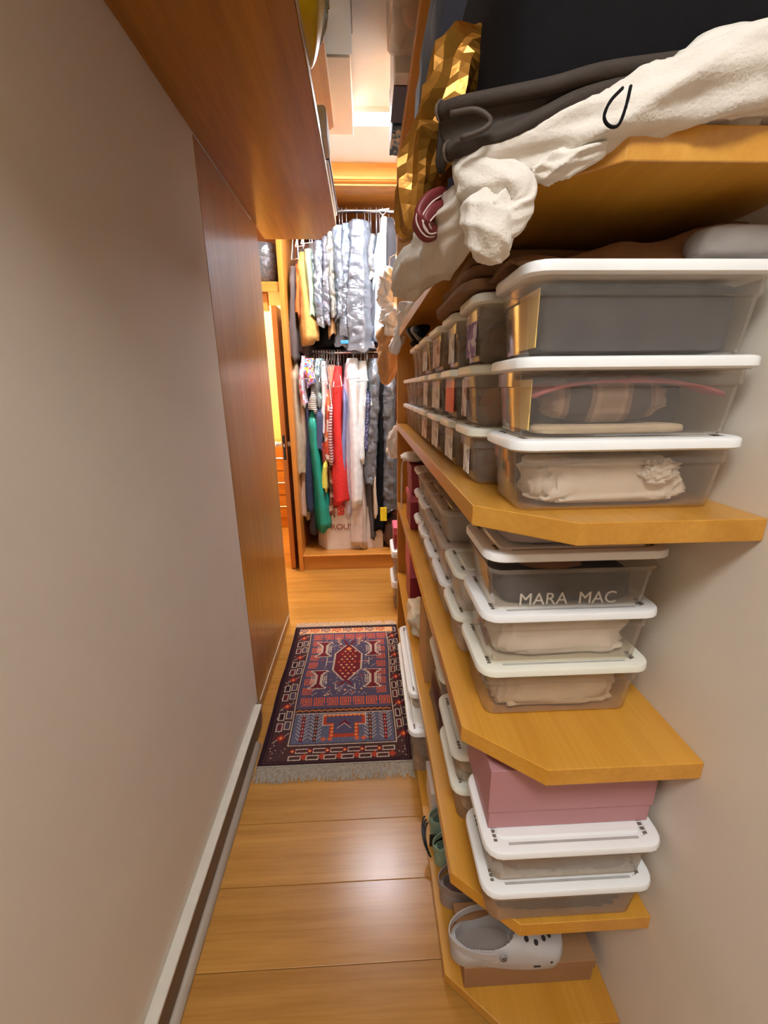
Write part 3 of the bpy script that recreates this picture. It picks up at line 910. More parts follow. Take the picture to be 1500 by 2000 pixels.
crimson = M('crimson_card', (138, 34, 52), 0.45, 0.08, 12)
crimson_lit = M('lit_crimson_card', (196, 92, 112), 0.5, 0.06, 12)  # lamp-lit pink of the same crimson card, painted in as lid colour
def card_box(name, x0, x1, y0, y1, z0, z1, mat, label, group=None, lidh=0.03, lidm=None):
    t = thing(name, label, 'box', ((x0 + x1) / 2, (y0 + y1) / 2, z0), group)
    link('body', G().box(x0 + 0.003, x1 - 0.003, y0 + 0.003, y1 - 0.003, z0, z1 - 0.004, 0.0015), mat, t)
    link('lid', G().box(x0, x1, y0, y1, z1 - lidh, z1, 0.0015), lidm or mat, t)
    return t
card_box('gift_box', 0.192, 0.46, 1.83, 2.03, ZB + 0.001, 1.03, crimson, 'crimson card box beside the drawstring pouch, lower of two', 'crimson boxes', lidm=crimson_lit)
card_box('gift_box', 0.198, 0.46, 1.84, 2.04, 1.031, 1.165, crimson, 'crimson card box right under the white drawstring pouch', 'crimson boxes', 0.06)
pc = thing('drawstring_pouch', 'small white drawstring pouch on the crimson box with hanging cords', 'pouch', (0.23, 1.97, 1.166))
g = G(); rings = []
for j in range(1, 12):
    ph = -math.pi / 2 + math.pi * j / 12
    rings.append([(0.225 + 0.06 * math.cos(ph) * math.cos(a) * (1 + 0.15 * math.sin(5 * a + j)), 1.97 + 0.10 * math.cos(ph) * math.sin(a), 1.1885 + 0.022 * math.sin(ph)) for a in [i * math.pi / 10 for i in range(20)]])
link('pouch_body', g.loft(rings), cloth['white'], pc, True)
for q in range(2):
    link('cord', G().tube([Vector(p) for p in spline([(0.19, 1.92, 1.19), (0.163, 1.9, 1.17), (0.16, 1.905 + 0.02 * q, 1.08), (0.162, 1.92 + 0.03 * q, 0.95 + 0.03 * q), (0.158, 1.90, 1.0), (0.162, 1.90, 1.12)], 20)], 0.0028, 6), M('cord_white', (226, 214, 200), 0.9), pc, True)

# --- knee-height shelf
GC = 'boxes on the knee-height shelf'
zc = [ZC + 0.001, 0.548, 0.656]
for lay in range(2):
    pile_box(f'{["lower", "upper"][lay]} nearest box, knee-height shelf', 0.222, 0.548, 0.576, 0.735, zc[lay], zc[lay + 1], f'hazy clear box with broad white lid, {["lower", "upper"][lay]} of two under the pink box', GC, 'dark' if lay == 0 else 'grey', tub_m=hazy_m, slots=True)
card_box('pink_box', 0.222, 0.553, 0.610, 0.79, 0.6565, 0.805, M('pink_card', (180, 130, 134), 0.55, 0.03, 8), 'dusty pink lidded card box resting on two broad white lids', None, 0.105)
for lay, (z0, z1) in enumerate([(ZC + 0.001, 0.555), (0.5555, 0.662)]):
    pile_box(f'{["lower", "upper"][lay]} second-stack box, knee-height shelf', 0.204 - 0.006 * lay, 0.50, 0.79, 0.985, z0, z1, f'greyish lidded box, {["lower", "upper"][lay]} of the stack left of the pink box', GC, 'beige', tub_m=hazy_m, lid=ivory_p)
lump('dark_handbag', 0.195, 0.42, 1.01, 1.30, ZC + 0.001, 0.575, M('oxblood_leather', (58, 28, 32), 0.35, 0.15, 14, bump=0.3), 'glossy oxblood handbag lying between boxes on the knee-height shelf', 'handbag', seed=6, rough=0.15, e=0.4)
pile_box('box above the oxblood handbag', 0.21, 0.50, 1.02, 1.24, 0.58, 0.69, 'hazy box resting on the oxblood handbag', GC, 'grey', tub_m=hazy_m, lid=ivory_p)
g = G(); g.box(0.20, 0.45, 1.33, 1.50, ZC + 0.001, 0.70, 0.003)
solo('kraft_box', g, M('kraft_card', (184, 140, 92), 0.8, 0.08, 10), 'upright tan kraft box beside the oxblood handbag', 'box')
lump('crumpled_bag', 0.145, 0.32, 1.52, 1.83, ZC + 0.001, 0.60, M('cream_linen', (222, 206, 180), 0.9, 0.1, 14, bump=0.5), 'crumpled cream cloth bag spilling off the knee-height shelf edge', 'bag', seed=9, rough=0.55, e=0.7, res=40)
card_box('gift_box', 0.20, 0.45, 1.90, 2.12, ZC + 0.001, 0.79, crimson, 'tall crimson box at the far end of the knee-height shelf', 'crimson boxes', 0.2, crimson_lit)

# --- bottom shelf
GD = 'long boxes jutting out of the bottom shelf'
zf = Z0 + 0.001
pile_box('lower jutting box', 0.148, 0.50, 1.28, 1.86, zf, 0.255, 'long white-lidded box jutting past the bottom shelf edge, lower one', GD, 'grey', tub_m=hazy_m, lh=0.022)
pile_box('upper jutting box', 0.155, 0.50, 1.38, 1.86, 0.256, 0.345, 'long white-lidded box on top of the lower jutting box', GD, 'beige', tub_m=hazy_m, lh=0.022)
card_box('white_carton', 0.195, 0.42, 1.09, 1.225, zf, 0.17, M('white_carton', (214, 206, 200), 0.6, 0.04), 'small white carton on the bottom shelf behind the black sandal')
card_box('shoe_carton', 0.212, 0.545, 0.662, 0.80, zf, 0.128, M('brown_carton', (150, 112, 74), 0.8, 0.06, 10), 'low brown cardboard box under the nearest grey clog', None, 0.03)

def clog(x0, yc, z0, length, width, mat, inner, label, group, detail=True, flip=1, dz=1.0):
    """rubber clog, heel towards the aisle, toe towards the wall"""
    t = thing('clog', label, 'shoe', (x0 + length / 2, yc, z0), group)
    n, K = 96, 70
    def wid(s):
        return width / 2 * (0.72 + 0.28 * math.sin(min(1, max(0, (s - 0.25) / 0.5)) * math.pi / 2)) * (max(0.0, 1 - ((abs(s - 0.5) - 0.36) / 0.14) ** 2) ** 0.5 if abs(s - 0.5) > 0.36 else 1)
    def top(s):
        if s < 0.12:
            return 0.062
        if s < 0.45:
            return 0.062 + 0.016 * (s - 0.12) / 0.33
        if s < 0.6:
            return 0.078 + 0.012 * (s - 0.45) / 0.15
        return 0.09 - 0.045 * ((s - 0.6) / 0.4) ** 1.6
    rings = []
    for i in range(n + 1):
        s = i / n
        s = min(max(s, 0.004), 0.996)
        w_ = max(0.008, wid(s)); h_ = top(s) * dz
        ring = []
        lift_ = 0.012 * max(0, (s - 0.75) / 0.25) ** 2
        mouth = 0.05 < s < 0.56
        mw = 0.80 * math.sqrt(max(0, 1 - ((s - 0.30) / 0.265) ** 2)) if mouth else 0
        # bottom from +u to -u, then over the top
        for q in range(8):
            u = 1 - 2 * q / 7
            ring.append((x0 + s * length, yc + u * w_ * 0.86, z0 + lift_))
        for q in range(1, K):
            a = math.pi * q / K
            u = -math.cos(a)
            prof = max(0.0, math.sin(a)) ** 0.45
            zz = 0.014 + (h_ - 0.014) * prof
            if abs(u) < mw:
                zz = 0.024 * dz
            ring.append((x0 + s * length, yc + u * w_, z0 + lift_ + zz))
        rings.append(ring)
    link('upper', G().loft(rings), mat, t, 'auto')
    # insole and sole
    ins = G()
    pts = []
    for i in range(15):
        s = 0.07 + 0.46 * i / 14
        pts.append((x0 + s * length, wid(s) * 0.76 * math.sqrt(max(0.02, 1 - ((s - 0.30) / 0.26) ** 2))))
    poly = [(a, yc + b_) for a, b_ in pts] + [(a, yc - b_) for a, b_ in pts[::-1]]
    ins.prism(poly, z0 + 0.0235 * dz, z0 + 0.0265 * dz)
    link('insole', ins, inner, t)
    # heel strap
    sp_ = []
    for i in range(17):
        a = math.pi * (0.5 + i / 16)
        sp_.append((x0 + 0.36 * length + 0.37 * length * math.cos(a), yc + (width / 2 * 0.93) * math.sin(a), z0 + (0.064 + 0.004 * abs(math.sin(a))) * dz))
    st = G()
    hs_ = 0.010
    st.loft([[(p[0], p[1], p[2] - hs_), (p[0] * 1.0 + 0.003 * math.cos(math.pi * (0.5 + i / 16)), p[1] + 0.003 * math.sin(math.pi * (0.5 + i / 16)), p[2] - hs_), (p[0] + 0.003 * math.cos(math.pi * (0.5 + i / 16)), p[1] + 0.003 * math.sin(math.pi * (0.5 + i / 16)), p[2] + hs_), (p[0], p[1], p[2] + hs_)] for i, p in enumerate(sp_)])
    link('heel_strap', st, mat, t, 'auto')
    if detail:
        rv = G().tube([(x0 + 0.42 * length, yc - width / 2 * 0.92, z0 + 0.06), (x0 + 0.42 * length, yc - width / 2 * 1.0, z0 + 0.06)], 0.010, 14)
        r_ = link('rivet', rv, M('rivet_grey', (150, 148, 146), 0.5), t)
        link('rivet_mark', G().tube([(x0 + 0.42 * length + 0.005 * math.cos(a), yc - width / 2 * 1.003, z0 + 0.06 + 0.005 * math.sin(a)) for a in [i * math.pi / 5 for i in range(10)]], 0.0012, 5, True), dk, r_)
        hole = M('hole_dark', (40, 34, 34), 0.8)
        for s, u in ((0.64, -0.55), (0.72, -0.62), (0.70, -0.25), (0.80, -0.45), (0.66, 0.05), (0.78, 0.0), (0.86, -0.3)):
            w_ = wid(s); a = math.acos(-u)
            zz = 0.014 + (top(s) * dz - 0.014) * math.sin(a) ** 0.45 + 0.012 * max(0, (s - 0.75) / 0.25) ** 2
            p = Vector((x0 + s * length, yc + u * w_, z0 + zz))
            nrm = Vector((0.25, u * 0.9, 0.7)).normalized()
            link('vent_hole', G().tube([p - nrm * 0.004, p + nrm * 0.0012], 0.0058, 10), hole, t)
        for s in (0.72, 0.86):
            p = Vector((x0 + s * length, yc - wid(s) * 1.0, z0 + 0.028 + 0.01 * (s > 0.8)))
            link('side_vent', G().tube([p + Vector((-0.008, 0.003, 0)), p + Vector((0.008, 0.003 + 0.004 * (s > 0.8), 0))], 0.0045, 8), hole, t)
    return t
clog_m = M('grey_foam', (178, 174, 172), 0.55, 0.04, 30)
clog_i = M('grey_foam_inside', (138, 128, 122), 0.7, 0.05, 30)
GCL = 'clogs on the bottom shelf'
clog(0.183, 0.697, 0.1285, 0.28, 0.106, clog_m, clog_i, 'pale grey rubber clog with vent holes on the cardboard box', GCL)
clog(0.186, 0.862, zf, 0.262, 0.10, M('taupe_foam', (150, 138, 132), 0.55, 0.05), M('taupe_in', (120, 92, 86), 0.7), 'taupe grey rubber clog just behind the pale grey one', GCL, dz=1.1)
gm, gi = M('sage_foam', (134, 160, 140), 0.5, 0.05), M('sage_in', (150, 176, 156), 0.6)
clog(0.186, 0.966, zf, 0.24, 0.082, gm, gi, 'sage green clog nearer to the grey clogs', GCL, False)
clog(0.186, 1.052, zf, 0.24, 0.078, gm, gi, 'sage green clog beside the black strappy sandal', GCL, False)
sd = thing('sandal', 'black strappy sandal hanging over the bottom shelf edge by the green clog', 'shoe', (0.19, 1.02, zf))
bl = M('black_leather', (24, 20, 20), 0.35, 0.1)
for q in range(3):
    link('strap', G().tube([(0.178 - 0.014 * math.sin(a) - 0.004 * q, 1.008 + 0.035 * math.cos(a) + 0.006 * q, 0.075 + 0.03 * math.cos(a * 0.8) + 0.007 * q) for a in [i * math.pi / 10 for i in range(11)]], 0.0032, 6), bl, sd, True)
link('sole', G().box(0.178, 0.36, 1.0075, 1.0115, zf, zf + 0.05, 0.001), bl, sd)

# --- stack standing on the floor past the shelving
GF = 'stack on the floor beside the shelving end'
for lay in range(2):
    pile_box(f'{["lower", "upper"][lay]} box past the shelving end', 0.165, 0.50, 2.62, 2.86, 0.001 + lay * 0.225, 0.225 + lay * 0.225, f'tall white-lidded box on the floor past the shelving end, {["lower", "upper"][lay]} one', GF, 'grey', tub_m=hazy_m, lh=0.05)
card_box('gift_box', 0.17, 0.45, 2.66, 2.84, 0.451, 0.60, crimson, 'crimson box crowning the floor stack past the shelving end', 'crimson boxes', 0.05, crimson_lit)

# ------------------------------------------------------------------ soft things
def soft_tube(pts, n=44, seg=22, amp=0.18, freq=14.0, seed=0.0, squash=1.0, fine=0.05, folds=0.0):
    """pts: (photo x, photo y, depth, radius in photo pixels) -> tapered crumpled roll"""
    sp_ = spline(pts, n)
    P = [at_y(p[0], p[1], p[2]) for p in sp_]
    g = G(); rings = []
    up = Vector((0.1, -0.5, 0.86))
    for i, p in enumerate(P):
        tn = (P[min(i + 1, n)] - P[max(i - 1, 0)]).normalized()
        u = (up - tn * up.dot(tn)).normalized(); v = tn.cross(u)
        r = max(0.002, sp_[i][3] * sp_[i][2] / F_PX)
        if i in (0, n):
            r *= 0.35
        elif i in (1, n - 1):
            r *= 0.8
        ring = []
        for k_ in range(seg):
            a = 2 * math.pi * k_ / seg
            d = u * math.cos(a) + v * math.sin(a) * squash
            q = p + d * r
            ph_ = 3.5 * nz(p, freq * 0.6, seed + 9) + i * 0.05
            kk = 1 + amp * nz(q, freq, seed) + fine * nz(q, freq * 4, seed + 5) + folds * (1 - 2 * abs(math.sin(2.5 * a + ph_)) ** 0.7) + folds * 0.5 * math.sin(7 * a - ph_ * 1.6)
            ring.append(p + d * r * kk)
        rings.append(ring)
    return g.loft(rings)

fleece = M('white_fleece', (216, 210, 200), 0.95, 0.05, 30, bump=0.6, sheen=0.2, bscale=260, bdist=0.002)
tw = thing('fleece_towel', 'white fleece throw draped over the top shelf corner, knotted end dangling', 'throw', at_y(1000, 330, 0.56))
kw_ = dict(n=90, seg=48, fine=0.05)
link('throw_body', soft_tube([(1640, 120, 0.57, 66), (1500, 142, 0.56, 60), (1390, 160, 0.555, 58), (1270, 212, 0.56, 48), (1150, 252, 0.57, 42), (1030, 292, 0.58, 42), (940, 330, 0.6, 40), (888, 360, 0.61, 24)], amp=0.22, freq=11, seed=1, folds=0.13, **kw_), fleece, tw, True)
link('throw_fold', soft_tube([(1500, 200, 0.555, 26), (1420, 205, 0.555, 30), (1360, 205, 0.55, 24), (1330, 214, 0.55, 10)], amp=0.35, freq=18, seed=2, folds=0.2, **kw_), fleece, tw, True)
link('throw_fold', soft_tube([(1180, 288, 0.56, 14), (1130, 306, 0.56, 24), (1080, 326, 0.565, 24), (1035, 338, 0.57, 14)], amp=0.3, freq=18, seed=12, folds=0.16, **kw_), fleece, tw, True)
link('knot', soft_tube([(905, 350, 0.6, 30), (950, 356, 0.585, 34), (1000, 372, 0.575, 34), (1012, 405, 0.57, 26), (985, 430, 0.57, 30), (955, 400, 0.57, 34)], amp=0.3, freq=18, seed=3, folds=0.09, **kw_), fleece, tw, True)
link('knot_tail', soft_tube([(930, 395, 0.585, 30), (948, 435, 0.575, 38), (960, 470, 0.572, 38), (968, 500, 0.575, 26), (970, 512, 0.578, 10)], amp=0.26, freq=16, seed=13, folds=0.08, **kw_), fleece, tw, True)
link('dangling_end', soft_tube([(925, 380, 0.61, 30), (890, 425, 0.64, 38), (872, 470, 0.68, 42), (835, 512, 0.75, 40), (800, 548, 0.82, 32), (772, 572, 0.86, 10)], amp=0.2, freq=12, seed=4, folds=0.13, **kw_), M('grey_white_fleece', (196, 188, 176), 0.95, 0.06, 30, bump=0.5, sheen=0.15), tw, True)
cl = thing('cord_loop', 'thin dark elastic cord loop lying on the white throw', 'cord', at_y(1205, 220, 0.52))
link('loop', G().tube([at_y(x, y_, d) for x, y_, d in [tuple(p) for p in spline([(1232, 168, 0.505), (1222, 210, 0.495), (1208, 244, 0.495), (1190, 246, 0.495), (1180, 228, 0.495), (1192, 198, 0.495), (1216, 172, 0.505)], 30)]], 0.0016, 6), black_m, cl, True)

lump('black_garment', 0.165, 0.57, 0.57, 0.98, 1.779, 2.14, black_m, 'thick pile of black clothes filling the top shelf corner', 'clothes', seed=12, rough=0.08, e=0.25, res=36)
lump('black_garment', 0.118, 0.50, 0.985, 1.55, 1.779, 2.485, M('navy_cloth', (36, 38, 52), 0.85, 0.2, 20, bump=0.4, sheen=0.1), 'dark navy clothes heaped behind the gold foil bag', 'clothes', seed=15, rough=0.3, e=0.5, res=44)
jk = thing('dark_jacket', 'folded dark brown jacket with rolled corded hems over the white throw', 'jacket', at_y(960, 250, 0.6))
jm = M('dark_brown_cloth', (52, 42, 34), 0.8, 0.15, 40, bump=0.4)
pa = spline([(862, 218, 0.60), (905, 204, 0.58), (985, 188, 0.56), (1080, 168, 0.555), (1180, 140, 0.555), (1330, 118, 0.57)], 24)
pb = spline([(876, 296, 0.60), (920, 285, 0.58), (990, 264, 0.56), (1060, 228, 0.555), (1150, 186, 0.555), (1300, 150, 0.57)], 24)
PA = [at_y(*p) for p in pa]; PB = [at_y(*p) for p in pb]
link('hem', G().tube(PA, [0.010] + [0.0085] * 24, 12), jm, jk, True)
link('hem', G().tube(PB, [0.010] + [0.0085] * 24, 12), jm, jk, True)
for Pq in (PA, PB):
    d = (Pq[0] - Pq[1]).normalized()
    link('hem_end', G().tube([Pq[0] - d * 0.001, Pq[0] + d * 0.003], [0.0112, 0.009], 14), M('hem_stitch', (120, 108, 96), 0.8, 0.3, 200), jk)
g = G(); g.grid(lambda u, v: tuple(PA[int(round(u * 24))].lerp(PB[int(round(u * 24))], v) + Vector((0, 0.012 * math.sin(math.pi * v), 0))), 24, 6)
o = link('panel', g, jm, jk, True); sm = o.modifiers.new('thick', 'SOLIDIFY'); sm.thickness = 0.006
g = G(); g.grid(lambda u, v: tuple((at_y(858 - 8 * v, 225 + 90 * v + 70 * v * u, 0.63 + 0.02 * v).lerp(at_y(900 - 40 * v, 230 + 100 * v, 0.66), u))), 6, 10)
o = link('side_fold', g, jm, jk, True); sm = o.modifiers.new('thick', 'SOLIDIFY'); sm.thickness = 0.006
link('drawstring', G().tube([at_y(*p) for p in spline([(880, 222, 0.565), (930, 215, 0.55), (958, 236, 0.548), (940, 256, 0.55), (900, 270, 0.56)], 20)], 0.003, 6), M('cord_brown', (70, 60, 52), 0.7), jk, True)

gold = M('gold_foil', (170, 118, 44), 0.32, 0.15, 8, metal=0.6, bump=0.5, bscale=14, bdist=0.01)
g = soft_tube([(935, 70, 0.80, 40), (925, 120, 0.80, 62), (890, 180, 0.80, 60), (855, 270, 0.80, 58), (822, 345, 0.80, 52), (805, 410, 0.80, 42), (800, 455, 0.80, 34), (802, 470, 0.80, 12)], n=34, seg=20, amp=0.3, freq=10, seed=7, squash=0.7, fine=0.12, folds=0.16)
solo('foil_bag', g, gold, 'crumpled shiny gold foil bag hanging off the top shelf', 'bag')
tie = PATTERN('striped_silk', 'stripe', [(112, 38, 40), (124, 44, 44), (112, 36, 40), (196, 176, 170)], 28, 0.5)
tr_ = thing('rolled_tie', 'dark red rolled tie with thin white stripes between throw and foil bag', 'tie', at_y(835, 430, 0.66))
silk = M('wine_silk', (112, 36, 40), 0.5, 0.1, 30)
for q in range(2):
    cp = [(872 + 4 * q, 372 + 26 * q, 0.645, 9), (838 + 10 * q, 392 + 22 * q, 0.635, 14), (818 + 14 * q, 425 + 10 * q, 0.63, 15), (832 + 8 * q, 456 - 4 * q, 0.635, 13), (856, 458 - 8 * q, 0.645, 8)]
    cq = link('coil', soft_tube(cp, n=26, seg=14, amp=0.06, seed=q, squash=0.6), silk, tr_, True)
    sp_ = spline(cp, 26)
    for off in (-0.45, 0.35):
        line_ = []
        for i in range(2, 25):
            tx, ty = sp_[i + 1][0] - sp_[i - 1][0], sp_[i + 1][1] - sp_[i - 1][1]
            ln = math.hypot(tx, ty); r0 = sp_[i][3]
            line_.append(at_y(sp_[i][0] - ty / ln * off * r0, sp_[i][1] + tx / ln * off * r0, sp_[i][2] - r0 * sp_[i][2] / F_PX * 0.72))
        link('stripe', G().tube(line_, 0.0011, 6), M('stripe_cream', (206, 186, 180), 0.6), cq, True)
lump('pale_shirt', 0.19, 0.42, 1.46, 1.95, ZU + 0.002, 1.96, M('pale_blue_cloth', (196, 206, 208), 0.85, 0.1, 12, bump=0.4), 'pale folded shirts piled behind the navy clothes on the top shelf', 'clothes', seed=21, rough=0.3, e=0.4)

# brown cloths lying on the top boxes
def sheet(name, fn, mat, label, cat, nu=40, nv=24, th=0.006):
    g = G(); g.grid(fn, nu, nv)
    o = solo(name, g, mat, label, cat, None, True)
    sm = o.modifiers.new('thick', 'SOLIDIFY'); sm.thickness = th; sm.offset = 1
    return o
brown_t = M('brown_twill', (128, 92, 62), 0.9, 0.12, 30, bump=0.4)
sheet('brown_cloth', lambda u, v: (0.215 + 0.345 * u, 0.64 + 0.27 * v, 1.6595 + (0.010 + 0.052 * u ** 1.3 + 0.010 * abs(nz((u * 3, v * 2, 0), 1.6, 2)) + 0.004 * math.sin(16 * u + 6 * v)) * min(1.0, v * 7)), brown_t, 'brown cloth thrown over the top near box lid', 'cloth', 60, 40)
lump('grey_cloth', 0.44, 0.565, 0.60, 0.66, 1.6595, 1.705, cloth['grey'], 'grey cloth tucked beside the brown cloth against the wall', 'cloth', seed=31, rough=0.15, e=0.5)
for q in range(3):
    lump('folded_trousers', 0.165 + 0.012 * q, 0.46, 0.775 + 0.02 * q, 1.16 - 0.03 * q, 1.659 + 0.0255 * q, 1.684 + 0.0255 * q, brown_t, ['lowest', 'middle', 'uppermost'][q] + ' folded brown trousers of the pile on the boxes', 'trousers', 'brown folded trousers', seed=33 + q, rough=0.1, e=0.3, res=36)
stp = thing('strap_bundle', 'tangled black strap with pale stripes on the far top boxes', 'strap', (0.22, 1.75, 1.66))
for q in range(4):
    link('strap', G().tube([Vector(p) for p in spline([(0.19 + 0.01 * q, 1.5 + 0.12 * q, 1.672), (0.185, 1.6 + 0.1 * q, 1.70 + 0.012 * q), (0.24, 1.7 + 0.08 * q, 1.715), (0.2 + 0.03 * q, 1.85 + 0.04 * q, 1.675)], 16)], 0.011, 8), black_m if q % 2 == 0 else cloth['grey'], stp, True)

# hanging bags at the far end of the shelving
def hang(name, pts, mat, label, cat, **kw):
    a = at_y(*pts[0][:3])
    t = thing(name, label, cat, at_y(*pts[-1][:3]))
    link('bag_body', soft_tube(pts, **kw), mat, t, True)
    link('tie_cord', G().tube([Vector((max(a.x, 0.19), 2.3632 if pts[0][2] > 2.4 else 2.3295, a.z + 0.03)), Vector((a.x, (a.y + 2.363) / 2, a.z + 0.022)), Vector((a.x, a.y, a.z - 0.01))], 0.003, 6), M('cord_white', (226, 214, 200), 0.9), t, True)
    return t
plw = M('white_bag_film', (232, 234, 232), 0.45, 0.05, 10, bump=0.4, bscale=30, bdist=0.01)
hang('plastic_bag', [(760, 520, 2.50, 6), (757, 545, 2.50, 16), (762, 580, 2.50, 20), (768, 605, 2.50, 18), (764, 632, 2.50, 6)], plw, 'upper knotted white plastic bag hanging past the shelving end', 'bag', amp=0.4, freq=20, seed=41, folds=0.2, n=50, seg=36)
hang('plastic_bag', [(768, 590, 2.46, 10), (768, 615, 2.46, 24), (764, 640, 2.46, 20), (752, 638, 2.46, 8)], plw, 'lower round white plastic bag above the brown sack', 'bag', amp=0.4, freq=20, seed=42, folds=0.2, n=50, seg=36)
hang('cloth_sack', [(768, 640, 2.52, 18), (764, 665, 2.52, 22), (758, 700, 2.52, 20), (755, 730, 2.52, 15), (752, 752, 2.52, 5)], M('camel_cloth', (188, 146, 98), 0.9, 0.12, 16, bump=0.4), 'camel brown cloth sack hanging below the white plastic bags', 'bag', amp=0.3, freq=12, seed=43, folds=0.18, n=50, seg=36)
hang('white_shirt', [(800, 590, 2.22, 18), (795, 620, 2.22, 20), (782, 650, 2.22, 12), (772, 680, 2.22, 11), (768, 692, 2.22, 6)], cloth['white'], 'white shirt sleeve dangling from the far end of the top shelf', 'shirt', amp=0.25, freq=16, seed=44, folds=0.15, n=50, seg=36)
hang('cotton_bag', [(774, 830, 2.405, 3), (771, 850, 2.40, 11), (769, 880, 2.40, 13), (772, 895, 2.40, 6)], cloth['white'], 'small white cotton bag on a cord past the shelving end', 'bag', amp=0.3, freq=20, seed=45, folds=0.2, n=40, seg=36)

# --- things on the highest right shelf
tb = clear_box(0.085, 0.50, 1.05, 1.72, ZV + 0.001, 2.86, 'large clear tote jutting out of the highest right shelf', 'high storage', lid=M('clouded_lid', (214, 200, 192), 0.4, 0.04), tub_m=hazy_m, name='storage_tote', lh=0.03)
lump('blanket', 0.12, 0.46, 1.08, 1.68, ZV + 0.004, 2.80, M('rose_beige_blanket', (196, 184, 178), 0.9, 0.05, 10), 'rosy beige blanket stored in the large clear tote', 'blanket', seed=51, rough=0.08, e=0.3)
for q, (a, b_, mt_, lab) in enumerate([(1.78, 1.84, M('book_white', (224, 222, 216), 0.5, 0.03), 'white-spined album standing next to the large tote'), (1.845, 2.06, M('book_brown', (66, 42, 34), 0.45, 0.1), 'thick dark brown album on the highest right shelf')]):
    t = thing('album', lab, 'book', (0.27, (a + b_) / 2, ZV + 0.001), 'albums')
    link('cover', G().box(0.126, 0.40, a, b_, ZV + 0.001, ZV + 0.26, 0.002), mt_, t)
    link('pages', G().box(0.1255, 0.1259, a + 0.006, b_ - 0.006, ZV + 0.008, ZV + 0.25), white_p if q else cloth['beige'], t)
solo('floral_box', G().box(0.135, 0.42, 2.08, 2.31, ZV + 0.001, ZV + 0.22, 0.003), PATTERN('blue_floral', 'blots', [(96, 130, 158), (206, 208, 196), (62, 92, 122), (170, 184, 186), (214, 208, 190)], 46), 'blue floral patterned box at the far end of the highest shelf', 'box')

# --- things on the left overhead shelves
yb = thing('yellow_bag', 'bright yellow bag in clear film bulging over the left overhead shelf', 'bag', (-0.15, 1.30, 2.337))
g = G(); rings = []
for j in range(1, 24):
    ph = -math.pi / 2 + math.pi * j / 24
    cp_ = math.cos(ph) ** 0.45
    rings.append([(-0.160 + 0.082 * cp_ * math.cos(a) * (1 + 0.06 * math.sin(3 * a + j * 0.6)), 1.36 + 0.20 * cp_ * math.sin(a) * (1 + 0.05 * math.sin(5 * a + j)), 2.52 + 0.182 * math.sin(ph)) for a in [i * math.pi / 16 for i in range(32)]])
link('bag_body', g.loft(rings), M('yellow_vinyl', (240, 208, 20), 0.4, 0.08, 8), yb, True)
link('film_tail', soft_tube([(634, -20, 1.46, 6), (634, 20, 1.46, 6), (626, 70, 1.5, 5), (608, 108, 1.58, 2)], n=30, seg=20, amp=0.3, freq=20, seed=71, folds=0.2), FILM('film', (225, 232, 240), 0.2), yb, True)
solo('folded_linen', G().box(-0.30, -0.112, 1.76, 1.92, 2.337, 2.43, 0.012), cloth['white'], 'small white folded linen on the left overhead shelf edge', 'linen')
pf = thing('picture_frame', 'dark picture frame lying flat along the left overhead shelf edge', 'frame', (-0.25, 2.18, 2.337))
link('backing', G().box(-0.40, -0.122, 1.95, 2.46, 2.337, 2.352, 0.002), white_p, pf)
link('frame_border', G().box(-0.40, -0.117, 1.945, 2.465, 2.3522, 2.372, 0.003), M('dark_frame', (58, 38, 28), 0.4), pf)
card_box('flat_carton', -0.44, -0.030, 2.215, 2.775, 2.826, 2.92, M('beige_carton', (222, 208, 190), 0.75, 0.03, 8), 'beige flat carton jutting over the highest left shelf', 'flat cartons', 0.03)
card_box('flat_carton', -0.44, -0.020, 0.95, 2.205, 2.826, 2.925, M('ice_blue_carton', (208, 224, 230), 0.6, 0.02, 8), 'long ice-blue flat carton in front of the beige one', 'flat cartons', 0.03, M('brown_lid', (96, 62, 46), 0.6))

